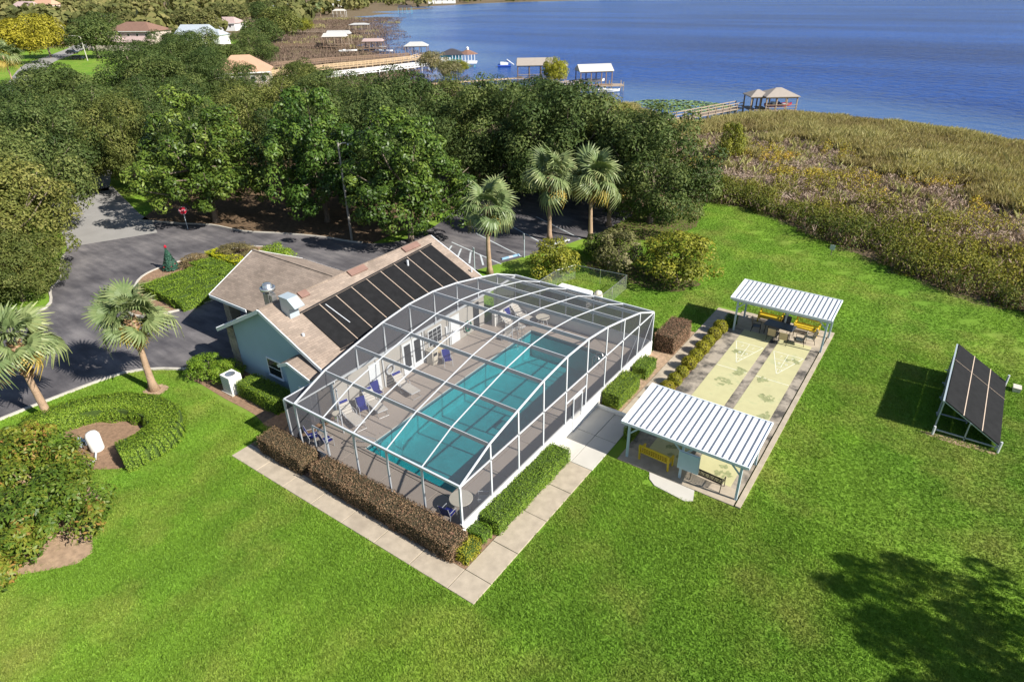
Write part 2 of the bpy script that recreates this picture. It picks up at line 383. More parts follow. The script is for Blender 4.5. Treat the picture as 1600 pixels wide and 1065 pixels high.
FOL = {
 'oak': foliage('oak_leaves', [(0,(.020,.038,.010)),(.5,(.066,.100,.025)),(1,(.165,.195,.058))], .6, .18, .22, .2),
 'oak_y': foliage('olive_oak_leaves', [(0,(.032,.046,.011)),(.5,(.105,.128,.028)),(1,(.225,.225,.065))], .6, .18, .22, .18),
 'mag': foliage('magnolia_leaves', [(0,(.016,.036,.007)),(.5,(.066,.118,.016)),(1,(.175,.230,.038))], .45, .3, .15),
 'lemon': foliage('yellow_tree_leaves', [(0,(.12,.11,.010)),(.5,(.28,.25,.02)),(1,(.42,.35,.045))], .6, .2),
 'bush': foliage('bush_leaves', [(0,(.06,.078,.011)),(.5,(.185,.20,.020)),(1,(.36,.33,.04))], .55, .25),
 'bush_grey': foliage('thin_grey_bush_leaves', [(0,(.09,.095,.03)),(.5,(.185,.18,.065)),(1,(.34,.28,.19))], .7, .15),
 'hedge': foliage('clipped_hedge_leaves', [(0,(.060,.120,.010)),(.5,(.150,.245,.019)),(1,(.26,.355,.040))], .55, .25),
 'maroon': foliage('maroon_hedge_leaves', [(0,(.085,.046,.032)),(.45,(.215,.135,.080)),(.8,(.31,.205,.12)),(1,(.40,.15,.14))], .6, .2),
 'ball': foliage('golden_ball_leaves', [(0,(.11,.115,.009)),(.5,(.27,.255,.018)),(1,(.44,.39,.035))], .55, .25),
 'yellow': foliage('lime_yellow_leaves', [(0,(.18,.20,.008)),(.5,(.37,.40,.012)),(1,(.52,.53,.03))], .55, .25),
 'purple': foliage('bronze_shrub_leaves', [(0,(.09,.08,.04)),(.5,(.19,.15,.07)),(1,(.30,.24,.10))], .65, .2),
 'croton': foliage('croton_leaves', [(0,(.030,.060,.010)),(.5,(.105,.160,.016)),(.80,(.20,.21,.026)),(.93,(.28,.15,.04)),(1,(.36,.13,.06))], .5, .3),
 'palm': foliage('palm_frond', [(0,(.065,.105,.036)),(.6,(.155,.205,.078)),(1,(.27,.30,.13))], .45, .35, .18),
 'palm_dead': foliage('yellowing_frond', [(0,(.24,.19,.035)),(1,(.40,.31,.07))], .6),
 'xmas': foliage('conifer_needles', [(0,(.012,.050,.034)),(1,(.045,.13,.09))], .6),
 'reed': foliage('reed_blades', [(0,(.17,.13,.075)),(.35,(.32,.28,.12)),(.7,(.40,.395,.165)),(1,(.56,.51,.29))], .8, .1, .3, .0),
 'brush': foliage('dead_brush', [(0,(.17,.12,.085)),(.4,(.33,.245,.19)),(.75,(.41,.33,.27)),(1,(.34,.29,.14))], .9, .05, .15, .0),
 'marsh': foliage('marsh_shrub_leaves', [(0,(.045,.075,.016)),(.35,(.15,.165,.026)),(.7,(.34,.31,.04)),(1,(.52,.36,.05))], .65, .15, .25, .0),
 'far': foliage('far_wood_leaves', [(0,(.055,.068,.024)),(.5,(.120,.130,.042)),(1,(.23,.205,.08))], .7, .1, .15, .0),
 'lily': foliage('lily_pads', [(0,(.16,.28,.08)),(1,(.36,.44,.14))], .5, .3, 0, 0),
 'shore': foliage('shore_marsh', [(0,(.09,.065,.05)),(.4,(.17,.125,.095)),(.75,(.23,.18,.13)),(1,(.24,.22,.10))], .9, .05, .1, .0),
}

# ------------------------------------------------------------------ the setting: terrain, lake, drive, walks
WATER_Z = -0.8
LAKE = np.array([(400,40),(120,72),(45,96),(19,106),(9,112),(-3,117),(-15,117),(-23,110),(-27,100),(-34,97),(-42,104),(-56,116),(-75,119),(-97,117),(-112,124),(-124,138),(-140,152),(-165,168),(-205,200),(-245,243),(-335,326),
                 (-432,438),(-486,495),(-575,700),(-650,768),(-606,960),(-470,1045),(-100,1500),(900,2100),(2600,1900),(3200,400),(1500,20)], float)
def seg_dist(P, poly, closed=True):
    d = np.full(len(P), 1e9); n = len(poly)
    for i in range(n if closed else n-1):
        a = poly[i]; b = poly[(i+1) % n]; ab = b-a
        t = np.clip(((P-a)@ab)/(ab@ab), 0, 1); q = a+t[:,None]*ab
        d = np.minimum(d, np.hypot(*(P-q).T))
    return d
def inside(P, poly):
    poly = np.asarray(poly, float); x, y = P[:,0], P[:,1]; r = np.zeros(len(P), bool); n = len(poly)
    for i in range(n):
        x0, y0 = poly[i]; x1, y1 = poly[(i+1) % n]
        c = ((y0 > y) != (y1 > y))
        with np.errstate(divide='ignore', invalid='ignore'): r ^= c & (x < (x1-x0)*(y-y0)/(y1-y0)+x0)
    return r
def lake_d(P):
    d = seg_dist(P, LAKE); return np.where(inside(P, LAKE), -d, d)
EDGE = np.array([(-60,74),(-40,66),(-22,58),(-12,55.2),(-7,55.4),(-2.9,53.1),(2.5,49),(4.9,47.7),(8.8,45.1),(12.1,42.8),(15,42),(17.4,41.5),(26,37),(60,25)], float)   # where the mown lawn ends
def edge_y(x): return np.interp(x, EDGE[:,0], EDGE[:,1])
def sstep(a, b, x): t = np.clip((x-a)/(b-a), 0, 1); return t*t*(3-2*t)
def ground_z(P):
    d = lake_d(P)
    z = -.75*(1-sstep(3, 50, d)); z = np.where(d < 3, -.75-np.clip((3-d)*.12, 0, 2.5), z)
    sw = np.array([(-5,50),(5.2,43.5),(9.2,41.6),(13.6,39.2),(17.4,36.1),(40,22)], float)
    z = z - .35*np.exp(-(seg_dist(P, sw, False)/1.3)**2)
    return z
def bilin(P):
    ix = np.clip(np.searchsorted(gx, P[:,0])-1, 0, len(gx)-2); iy = np.clip(np.searchsorted(gy, P[:,1])-1, 0, len(gy)-2)
    u = (P[:,0]-gx[ix])/(gx[ix+1]-gx[ix]); v = (P[:,1]-gy[iy])/(gy[iy+1]-gy[iy]); Z = gz.reshape(len(gy), len(gx))
    return Z[iy,ix]*(1-u)*(1-v)+Z[iy,ix+1]*u*(1-v)+Z[iy+1,ix]*(1-u)*v+Z[iy+1,ix+1]*u*v
def spaced(lo, hi, c0, c1, st, grow=1.16):
    xs = list(np.arange(c0, c1+.01, st)); s = st; x = xs[-1]
    while x < hi: s *= grow; x += s; xs.append(x)
    s = st; x = xs[0]
    while x > lo: s *= grow; x -= s; xs.insert(0, x)
    return np.array(xs)
gx = spaced(-6000, 3500, -60, 42, 1.5); gy = spaced(-150, 4500, -16, 130, 1.5)
GX, GY = np.meshgrid(gx, gy); GP = np.stack([GX.ravel(), GY.ravel()], 1)
gz = ground_z(GP)
gz = np.where((GP[:,0] > -12.6) & (GP[:,0] < -3.7) & (GP[:,1] > 3.4) & (GP[:,1] < 20.9), -3.0, gz)      # excavation for the pool
nx, ny = len(gx), len(gy); idx = np.arange(nx*ny).reshape(ny, nx)
GF = np.stack([idx[:-1,:-1], idx[:-1,1:], idx[1:,1:], idx[1:,:-1]], -1).reshape(-1, 4)
gme = fast_mesh('ground', np.column_stack([GP, gz]), GF, smooth=True)
dl = lake_d(GP)
marsh = np.where((GP[:,0] > -60), sstep(-.8, .8, GP[:,1]-edge_y(GP[:,0])), 0)
marsh = np.maximum(marsh, np.where((GP[:,0] < -118) & (GP[:,0] > -480), sstep(0, 12, 58-dl), 0))
marsh = np.maximum(marsh, np.where((GP[:,0] <= -60) & (GP[:,0] >= -118), sstep(0, 6, 16-dl), 0))
marsh = np.maximum(marsh, .75*sstep(300, 420, np.hypot(GP[:,0]-CAM.x, GP[:,1]-CAM.y)))
a = gme.attributes.new('marsh', 'FLOAT', 'POINT'); a.data.foreach_set('value', marsh.astype(np.float32))
tag(ob('ground', gme, MAT['ground']), kind='structure')

wx = spaced(-1500, 3400, -200, 60, 8, 1.2); wy = spaced(20, 2300, 60, 260, 8, 1.2)
WX, WY = np.meshgrid(wx, wy); WP = np.stack([WX.ravel(), WY.ravel()], 1); nx, ny = len(wx), len(wy)
idx = np.arange(nx*ny).reshape(ny, nx); WF = np.stack([idx[:-1,:-1], idx[:-1,1:], idx[1:,1:], idx[1:,:-1]], -1).reshape(-1, 4)
wd = lake_d(WP); keep = (wd < 25)[WF].any(1); WF = WF[keep]
wme = fast_mesh('lake', np.column_stack([WP, np.full(len(WP), WATER_Z)]), WF, smooth=True)
calm = 1-sstep(4, 46, -wd + 9*np.sin(WP[:,0]*.05)+5*np.sin(WP[:,1]*.13+1))
a = wme.attributes.new('calm', 'FLOAT', 'POINT'); a.data.foreach_set('value', calm.astype(np.float32))
tag(ob('lake', wme, MAT['lake']), kind='structure')

def smooth_poly(pts, n=4, closed=False):
    P = [Vector((*p, 0)) for p in pts]; out = []; L = len(P)
    for i in range(L if closed else L-1):
        g = (lambda k: P[k % L]) if closed else (lambda k: P[max(0, min(L-1, k))])
        p0, p1, p2, p3 = g(i-1), g(i), g(i+1), g(i+2)
        for k in range(n):
            t = k/n; t2 = t*t; t3 = t2*t
            q = .5*((2*p1)+(-p0+p2)*t+(2*p0-5*p1+4*p2-p3)*t2+(-p0+3*p1-3*p2+p3)*t3); out.append((q.x, q.y))
    if not closed: out.append((P[-1].x, P[-1].y))
    return out
def ribbon(mb, pts, w, z0, z1):
    pts = [Vector(p) for p in pts]; L = []; Rr = []
    for i, p in enumerate(pts):
        d = (pts[min(i+1, len(pts)-1)]-pts[max(i-1, 0)]).normalized(); nrm = Vector((-d.y, d.x))
        L.append(p+nrm*w/2); Rr.append(p-nrm*w/2)
    n = len(pts)
    vs = [(q.x, q.y, z) for z in (z0, z1) for s in (L, Rr) for q in s]
    fs = []
    for i in range(n-1):
        fs += [(2*n+i, 3*n+i, 3*n+i+1, 2*n+i+1), (i, i+1, 2*n+i+1, 2*n+i), (n+i+1, n+i, 3*n+i, 3*n+i+1)]
    fs += [(0, 2*n, 3*n, n), (n-1, 2*n-1, 4*n-1, 3*n-1)]
    return mb.add(vs, fs)

near_curb = smooth_poly([(-22.9,5.6),(-24.4,4.6),(-26.2,3.3),(-27.6,2.4),(-28.8,1.1),(-29.3,-.9),(-29.6,-3.7),(-29.75,-5.8),(-29.9,-10),(-30,-22)], 4)
left_curb = smooth_poly([(-43,-22),(-42.5,-10),(-42.6,-2),(-43.6,2.4),(-47,4.1),(-48.9,5.6),(-52.5,7.2),(-56.5,9.4)], 4)
top_curb = smooth_poly([(-58.5,17.4),(-55.5,18.6),(-53.6,19.3),(-50.7,20.7),(-46.1,21.4),(-42.2,23.1),(-38,24.6),(-33.6,25.6),(-31,28),(-31,33),(-33,40),(-33,47)], 4)
lot_right = smooth_poly([(-15.8,47),(-16.2,40),(-16.9,37.4),(-17.6,34.6),(-19.4,29.6),(-20.6,26.2),(-21.6,24.2),(-23,22.5)], 3)
DRIVE = near_curb + left_curb + [(-58,13)] + top_curb + [(-24,50)] + lot_right + [(-23,12)]
mb = MB(); mb.prism(DRIVE, -.3, .02); struct('driveway', mb, MAT['asphalt'])
apron = [(-56.5,9.4),(-53.2,16.4),(-57.2,18.0),(-60.9,18.6),(-66,20),(-75,22.5),(-75,15),(-62,11.2)]
struct('road', MB().prism(apron, -.2, .03), MAT['road'])
for nm, pts in (('kerb', near_curb[6:]), ('kerb', left_curb[:-2]), ('kerb', top_curb[:29])):
    mb = MB(); ribbon(mb, pts, .17, -.1, .12); struct(nm, mb, MAT['curb'])
# planted island in front of the covered entrance
ISL = smooth_poly([(-35.6,5.9),(-34.3,8.4),(-33.9,10.8),(-33.2,13.5),(-34,17.5),(-37.5,20),(-41.6,19.2),(-43.3,15.5),(-43.9,12.2),(-43.2,9.6),(-40.5,7.4),(-37.6,5.6)], 4, True)
struct('planting_island', MB().prism(ISL, -.1, .075), MAT['mulch'])
mb = MB(); ribbon(mb, ISL+[ISL[0]], .18, -.1, .13); struct('island_kerb', mb, MAT['curb'])
# dark soil sheet below the magnolias, also painting their shade onto lawn
struct('tree_shade_bed', MB().prism(top_curb[:30]+[(-34,60),(-75,42),(-66,26)], -.2, .03), MAT['soil'])
struct('lot_bed', MB().prism([(-31,50),(-33,58),(-12,58),(-9,47),(-10.5,41),(-15.2,39.5)], -.2, .012), MAT['soil'])
# neighbourhood street with pavement
mb = MB(); ribbon(mb, smooth_poly([(-95,-60),(-120,0),(-140,30),(-166,44),(-205,62),(-258,86),(-292,108),(-345,140),(-470,200)], 5), 8, -.3, .035); struct('street', mb, MAT['road'])
mb = MB(); ribbon(mb, smooth_poly([(-75,18.5),(-100,32),(-120,45),(-142,62),(-160,80),(-172,100)], 5), 6.5, -.3, .03); struct('side_street', mb, MAT['road'])
# painted parking bays
mb = MB()
def stripe(mb, a, b, w=.12, z=.026):
    a = Vector((*a, z)); b = Vector((*b, z)); n = (b-a).normalized().cross(Vector((0,0,1)))*w/2
    mb.add([a-n, a+n, b+n, b-n], [(3,2,1,0)])
for k in range(4):
    x = -26.0+k*1.25; stripe(mb, (x,29.7+k*-.15), (x+1.6,26.5+k*.35), .16)
stripe(mb, (-26.9,28.9), (-20.6,26.35)); stripe(mb, (-26.6,30.4), (-19.5,28.6)); stripe(mb, (-26.2,33.6), (-19.0,31.0)); stripe(mb, (-25.2,37.5), (-17.9,34.2)); stripe(mb, (-24,41), (-16.9,37.8))
struct('bay_markings', mb, MAT['paint_white'])
for i, (x, y, mt, lb) in enumerate([(-19.7,30.3,'paint_blue','blue and white painted concrete wheel stop by the accessible bay'),(-17.9,36.0,'white','white concrete wheel stop beyond the middle palm')]):
    t = thing('wheel_stop', lb, 'wheel stop', (x, y, .02), R(68))
    MB().prismY([(-.95,0),(.95,0),(.9,.13),(-.9,.13)], -.09, .09).build('block', MAT[mt], t)
    if i == 0: box('white_band', MAT['white'], t, -.2, .2, -.095, .095, .02, .136)

# walkway of separately cast slabs
def slabs(name, rects, m, z=.05, gap=.012):
    r = bpy.data.objects.new(name, None); COL.objects.link(r); tag(r, kind='structure')
    rng = random.Random(7)
    for (x0, x1, y0, y1) in rects:
        dz = rng.uniform(-.006, .006); b = .012
        mb = MB(); X0, X1, Y0, Y1 = x0+gap, x1-gap, y0+gap, y1-gap
        mb.add([(X0,Y0,-.08),(X1,Y0,-.08),(X1,Y1,-.08),(X0,Y1,-.08),(X0,Y0,z-b+dz),(X1,Y0,z-b+dz),(X1,Y1,z-b+dz),(X0,Y1,z-b+dz),
                (X0+b,Y0+b,z+dz),(X1-b,Y0+b,z+dz),(X1-b,Y1-b,z+dz),(X0+b,Y1-b,z+dz)],
               [(0,1,5,4),(1,2,6,5),(2,3,7,6),(3,0,4,7),(4,5,9,8),(5,6,10,9),(6,7,11,10),(7,4,8,11),(8,9,10,11)])
        mb.build('slab', m, r)
    return r
front = np.linspace(-15.95, -1.35, 8)
slabs('front_walk', [(front[i], front[i+1], 0, 1.15) for i in range(7)], MAT['concrete'])
side = np.array([0, 1.15, 3.05, 5.3, 7.45, 9.45])
slabs('side_walk', [(-1.35, 0, side[i], side[i+1]) for i in range(5)], MAT['concrete'])
far = np.linspace(14.55, 26.8, 7)
slabs('court_walk', [(-1.05, .02, far[i], far[i+1]) for i in range(6)]+[(-1.05, .95, 26.8, 29.0), (-1.05, .95, 29.0, 30.6)], MAT['concrete'])
slabs('entry_pad', [(-2.40,-1.2,9.45,12.0),(-1.2,.02,9.45,12.0),(-2.40,-1.2,12.0,14.35),(-1.2,.02,12.0,14.35)], MAT['concrete2'], .055)
box('pad_kerb', MAT['white_wall'], None, -2.40, .02, 14.36, 14.50, -.05, .22)['kind'] = 'structure'
# beds of mulch and sand
struct('front_bed', MB().box(-16.0,-2.5,1.16,2.36,-.05,.02), MAT['mulch'])
struct('side_bed', MB().box(-2.42,-1.36,1.16,9.44,-.05,.022), MAT['mulch'])
struct('court_bed', MB().box(.03,.62,15.0,27.5,-.05,.02), MAT['mulch'])
struct('far_side_bed', MB().box(-2.42,-1.06,14.51,26.0,-.05,.02), MAT['sand'])
struct('house_bed', MB().prism(smooth_poly([(-25.6,3.1),(-23.5,3.0),(-21,2.9),(-18,2.9),(-15.8,2.3),(-14.1,2.2),(-14.1,5.3),(-25,5.4)],3,True), -.05,.016), MAT['mulch'])
def blob(cx, cy, rx, ry, rng, n=22, amp=.14):
    ph = [rng.uniform(0, 6.28) for _ in range(4)]
    return [(cx+rx*math.cos(t)*(1+amp*math.sin(2*t+ph[0])+amp*.6*math.sin(5*t+ph[1])), cy+ry*math.sin(t)*(1+amp*math.sin(3*t+ph[2])+amp*.6*math.sin(6*t+ph[3]))) for t in [2*math.pi*k/n for k in range(n)]]
rg = random.Random(4)
CROTON_BED = blob(-18.9,-7.9,3.2,2.5,rg); PUMP_BED = blob(-22.4,-2.9,3.0,2.3,rg)
RINGS = [(-25.3,1.05,.75),(-27.2,-3.95,.8)]
struct('shrub_bed', MB().prism(CROTON_BED, -.05, .014), MAT['sand'])
struct('pump_bed', MB().prism(PUMP_BED, -.05, .012), MAT['mulch'])
for x, y, r in RINGS: struct('palm_ring', MB().prism(blob(x,y,r,r*.85,rg), -.05, .016), MAT['sand'])
struct('bush_bed', MB().prism(blob(-8.6,33.0,5.4,1.9,rg), -.05, .012), MAT['soil'])

# lawn grass: tufts over the ground sheet, clear of everything paved
rng = np.random.default_rng(11)
def sample_grass():
    out = []
    for (x0,x1,y0,y1,dens) in ((-18,18,-14,12,95),(-30,-18,-14,12,60),(-2,18,12,32,60),(-16,18,32,57,34),(-16,-2,21,32,40),(18,33,-14,45,38)):
        st = dens**-.5; ax, ay = np.meshgrid(np.arange(x0,x1,st), np.arange(y0,y1,st)); q = np.column_stack([ax.ravel(), ay.ravel()])+rng.uniform(-.55,.55,(ax.size,2))*st
        out.append(q)
    P = np.concatenate(out)
    C2 = np.array([CAM.x, CAM.y]); d = np.hypot(*(P-C2).T)
    # keep what the lens sees, with a wide margin for a step to the side
    rel = P-C2; lat = rel@np.array([r0.x, r0.y]); fwd = rel@np.array([math.sin(YAW), math.cos(YAW)])
    ok = (fwd > 1) & (np.abs(lat) < fwd*1.12+6)
    rects = [(-16.1,.08,-.02,1.3),(-2.6,.05,-.05,31),(-14.3,-2.2,1.1,21.9),(.02,6.90,10.92,31.03),(-24,-13,5,19.5),(2.5,4.85,10.1,11.5)]
    for x0,x1,y0,y1 in rects: ok &= ~((P[:,0]>x0)&(P[:,0]<x1)&(P[:,1]>y0)&(P[:,1]<y1))
    ok |= (P[:,0] > -2.6) & (P[:,0] < -1.15) & (P[:,1] > 26.1) & (P[:,1] < 31)
    for poly in (DRIVE, CROTON_BED, PUMP_BED, ISL): ok &= ~inside(P, poly)
    for x,y,r in RINGS: ok &= np.hypot(P[:,0]-x, P[:,1]-y) > r*.9
    ok &= ~((P[:,0] > -25.6)&(P[:,0]<-14)&(P[:,1]>2.6)&(P[:,1]<5.5))
    ok &= P[:,1] < edge_y(P[:,0])+.5
    return P[ok]
GPTS = sample_grass()
def tuft(seed, nb=13, h=.05, w=.016, spread=.095):
    r = random.Random(seed); mb = MB()
    for _ in range(nb):
        a = r.uniform(0,6.28); q = spread*math.sqrt(r.random()); x, y = q*math.cos(a), q*math.sin(a)
        b = r.uniform(0,6.28); l = h*r.uniform(.6,1.25); ln = r.uniform(.3,1.2)*l; c = r.uniform(0,6.28)
        dx, dy = math.cos(b)*w, math.sin(b)*w; ex, ey = math.cos(c)*ln, math.sin(c)*ln
        mb.add([(x-dx,y-dy,0),(x+dx,y+dy,0),(x+ex*.4+dx*.7,y+ey*.4+dy*.7,l*.6),(x+ex,y+ey,l)], [(0,1,2),(0,2,3)])
    me = mb.mesh('tuft'); me.materials.append(MAT['blade']); return bpy.data.objects.new('grass_tuft', me)
pcol = bpy.data.collections.new('grass_tufts')
for s in range(4): pcol.objects.link(tuft(s))
def scatter_group(coll, smin, smax):
    ng = bpy.data.node_groups.new('scatter', 'GeometryNodeTree')
    ng.interface.new_socket('Geometry', in_out='INPUT', socket_type='NodeSocketGeometry'); ng.interface.new_socket('Geometry', in_out='OUTPUT', socket_type='NodeSocketGeometry')
    gi = ng.nodes.new('NodeGroupInput'); go = ng.nodes.new('NodeGroupOutput'); ip = ng.nodes.new('GeometryNodeInstanceOnPoints')
    ci = ng.nodes.new('GeometryNodeCollectionInfo'); ci.inputs[0].default_value = coll; ci.inputs['Separate Children'].default_value = True; ci.inputs['Reset Children'].default_value = True
    rr = ng.nodes.new('FunctionNodeRandomValue'); rr.data_type = 'FLOAT_VECTOR'; rr.inputs[0].default_value = (0,0,0); rr.inputs[1].default_value = (0,0,6.283)
    rs = ng.nodes.new('FunctionNodeRandomValue'); rs.data_type = 'FLOAT'; rs.inputs[2].default_value = smin; rs.inputs[3].default_value = smax
    ip.inputs['Pick Instance'].default_value = True
    L = ng.links.new
    L(gi.outputs[0], ip.inputs['Points']); L(ci.outputs[0], ip.inputs['Instance']); L(rr.outputs[0], ip.inputs['Rotation']); L(rs.outputs[1], ip.inputs['Scale']); L(ip.outputs[0], go.inputs[0])
    return ng
gm = bpy.data.meshes.new('lawn_grass'); V3 = np.column_stack([GPTS, bilin(GPTS)+.008]).astype(np.float32)
gm.vertices.add(len(V3)); gm.vertices.foreach_set('co', V3.ravel()); gm.update()
go_ = ob('lawn_grass', gm); tag(go_, 'short green mown lawn grass', 'grass', kind='stuff')
md = go_.modifiers.new('scatter', 'NODES'); md.node_group = scatter_group(pcol, .7, 1.35)

# ------------------------------------------------------------------ clubhouse
MAT['dark_louvre'] = mat('dark_louvre', (.10,.09,.085), .7)
RX, RZ, SL = -18.8, 5.6, .468
SLL = .525
def rz_(x): return RZ-(SL*(x-RX) if x > RX else SLL*(RX-x))
house = thing('clubhouse', 'pale blue clubhouse with tan shingle roof and black solar mats', 'house', (0,0,0))
MB().prismY([(-22.7,0),(-14.0,0),(-14.0,rz_(-14.0)-.12),(RX,RZ-.14),(-22.7,rz_(-22.7)-.12)], 5.42, 19.0).build('wall', MAT['blue_wall'], house)
box('pool_side_wall', MAT['cream_wall'], house, -13.998, -13.96, 5.45, 19.0, 0, rz_(-13.96)-.14)
yf, yb = 4.98, 19.28
roof = MB().slab([(RX,yf,RZ),(RX,yb,RZ),(-13.1,yb,rz_(-13.1)),(-13.1,yf,rz_(-13.1))], .1).build('roof', MAT['shingle_y'], house)
MB().slab([(RX-.002,yf,RZ),(RX-.002,yb,RZ),(-23.8,yb,rz_(-23.8)),(-23.8,yf,rz_(-23.8))], .1).build('roof', MAT['shingle_y'], house)
MB().bar((RX,yf+.02,RZ+.02),(RX,yb-.02,RZ+.0),.14,.05).build('ridge_cap', MAT['shingle_y'], roof)
for x1 in (-13.1, -23.8):
    s = -1 if x1 > RX else 1
    MB().bar((RX,yf-.03,RZ-.1),(x1,yf-.03,rz_(x1)-.1),.05,.22).build('fascia', MAT['trim'], house)
    MB().bar((RX,yb+.03,RZ-.1),(x1,yb+.03,rz_(x1)-.1),.05,.22).build('fascia', MAT['trim'], house)
MB().box(-23.93,-23.81,yf,yb,rz_(-23.8)-.16,rz_(-23.8)+.0).build('gutter', MAT['trim'], house)
# ledge-stone pier at the front corner
pier = MB().box(-23.38,-22.72,5.40,6.1,0,rz_(-23.0)-.25).build('stone_pier', MAT['stone'], house)
rg = random.Random(2); z = .03
while z < 2.95:
    h = rg.uniform(.13,.24); x = -23.42
    while x < -22.72:
        w = rg.uniform(.2,.42); x1 = min(x+w,-22.66)
        MB().box(x+.008,x1-.008,5.36-rg.uniform(0,.035),5.41,z+.008,z+h-.008).build('stone', MAT['stone'], pier); x = x1
    z += h
# gable windows and door
def window(parent, x0, x1, z0, z1, y, rows=2, cols=1):
    w = MB().box(x0-.07,x1+.07,y-.05,y+.02,z0-.07,z1+.07).build('window', MAT['trim'], parent)
    for r in range(rows):
        for c in range(cols):
            a = x0+(x1-x0)*c/cols; b = x0+(x1-x0)*(c+1)/cols; e = z0+(z1-z0)*r/rows; f = z0+(z1-z0)*(r+1)/rows
            MB().box(a+.025,b-.025,y-.058,y-.03,e+.025,f-.025).build('pane', MAT['glass'], w)
    MB().box(x0-.1,x1+.1,y-.09,y,z0-.13,z0-.072).build('sill', MAT['trim'], w)
window(house, -19.75, -18.55, .92, 2.0, 5.42)
d = MB().box(-17.9,-16.95,5.36,5.43,.02,2.1).build('door', MAT['trim'], house)
MB().box(-17.72,-17.12,5.345,5.37,1.15,1.9).build('pane', MAT['glass'], d); MB().box(-17.08,-17.02,5.30,5.36,1.0,1.1).build('handle', MAT['galv'], d)
# lean-to store in front of the gable
MB().prismY([(-16.55,0),(-14.25,0),(-14.25,3.0),(-15.85,3.47),(-16.55,3.12)], 4.45, 5.41).build('store_wall', MAT['blue_wall'], house)
sr_ = MB().slab([(-15.85,4.2,3.6),(-15.85,5.42,3.6),(-14.1,5.42,3.06),(-14.1,4.2,3.06)], .08).build('store_roof', MAT['shingle_y'], house)
MB().slab([(-15.852,4.2,3.6),(-15.852,5.42,3.6),(-16.75,5.42,3.15),(-16.75,4.2,3.15)], .08).build('store_roof', MAT['shingle_y'], house)
MB().bar((-15.85,4.17,3.5),(-14.1,4.17,2.98),.05,.18).bar((-15.85,4.17,3.5),(-16.75,4.17,3.07),.05,.18).build('fascia', MAT['trim'], sr_)
MB().box(-14.249,-14.2,4.5,5.38,.05,2.6).build('louvre_panel', MAT['dark_louvre'], house)
d = MB().box(-15.6,-14.7,4.40,4.46,.02,2.05).build('store_door', MAT['trim'], house); MB().box(-14.85,-14.79,4.35,4.4,1.0,1.1).build('handle', MAT['galv'], d)
# covered entrance
PY, PZ = 11.0, 5.25; psl = .5; xg = -27.95
def pzz(y): return PZ-psl*abs(y-PY)
xj = RX-(RZ-PZ)/SLL
def xmeet(y): return RX-(RZ-pzz(y))/SLL
pr_ = MB(); y1 = 7.18
pr_.slab([(xg,PY,PZ),(xj,PY,PZ),(xmeet(y1)+.2,y1,pzz(y1)),(xg,y1,pzz(y1))], .1).build('entrance_roof', MAT['shingle_x'], house)
y2 = 14.82
er = MB().slab([(xg,PY+.002,PZ),(xg,y2,pzz(y2)),(xmeet(y2)+.2,y2,pzz(y2)),(xj,PY+.002,PZ)], .1).build('entrance_roof', MAT['shingle_x'], house)
MB().bar((xg,PY,PZ+.02),(xj+.1,PY,PZ+.0),.14,.05).build('ridge_cap', MAT['shingle_x'], er)
MB().bar((xg-.03,PY,PZ-.1),(xg-.03,y1,pzz(y1)-.1),.05,.22).bar((xg-.03,PY,PZ-.1),(xg-.03,y2,pzz(y2)-.1),.05,.22).build('fascia', MAT['trim'], house)
MB().box(xg,-23.9,y1-.06,y1-.005,pzz(y1)-.24,pzz(y1)-.03).build('fascia', MAT['trim'], house)
MB().box(xg,-23.9,y2+.005,y2+.06,pzz(y2)-.24,pzz(y2)-.03).build('fascia', MAT['trim'], house)
MB().prism([(xg+.35,7.5),(-23.9,7.5),(-23.9,14.5),(xg+.35,14.5)], 3.05, 3.18).build('soffit', MAT['trim'], house)
for i, (cx, cy_) in enumerate(((-27.0,7.95),(-27.0,14.05),(-24.2,7.95),(-24.2,14.05))):
    c = MB().box(cx-.32,cx+.32,cy_-.32,cy_+.32,0,3.06).build('stone_column', MAT['stone'], house)
    z = .05
    while z < 2.9:
        h = rg.uniform(.18,.3); sp0 = rg.uniform(-.15,.15)
        for (x0,x1) in ((cx-.34,cx+sp0),(cx+sp0,cx+.34)): MB().box(x0+.01,x1-.01,cy_-.35-rg.uniform(0,.03),cy_-.32,z+.01,z+h-.01).build('stone', MAT['stone'], c)
        z += h
# roof solar mats with tan seams
def onroof(x, y, h): return (x, y, rz_(x)+h)
ye = np.linspace(6.75, 18.5, 10); rg = random.Random(5)
for i in range(9):
    ya, yb_ = ye[i]+.05, ye[i+1]-.05; t0, t1 = (ya-6.75)/11.75, (yb_-6.75)/11.75
    xa, xb = -17.42-.62*t0, -17.42-.62*t1
    MB().slab([onroof(xa,ya,.07),onroof(xb,yb_,.07),onroof(-14.5,yb_,.07),onroof(-14.5,ya,.07)], .05).build('solar_mat', MAT['panel'], house)
    if i < 8:
        y = ye[i+1]; MB().bar(onroof(xb,y,.05),onroof(-14.5,y,.05),.05,.06,(.42,0,.9)).build('mat_seam', MAT['panel_seam'], house)
MB().bar(onroof(-14.42,6.7,.06),onroof(-14.42,18.6,.06),.07,.07).bar(onroof(-17.5,6.7,.06),onroof(-18.12,18.6,.06),.06,.06).build('header_pipe', MAT['dark'], house)
MB().bar(onroof(-17.3,8.35,.085),onroof(-15.6,8.55,.085),.05,.02,(.42,0,.9)).build('repair_strip', MAT['white'], house)
MB().tube([onroof(-17.35,15.35,0),(-17.35,15.35,rz_(-17.35)+.42)],.07,8).build('vent_pipe', MAT['white'], house)
MB().tube([onroof(-16.2,5.75,0),(-16.2,5.75,rz_(-16.2)+.16)],.08,8).build('vent_pipe', MAT['white'], house)
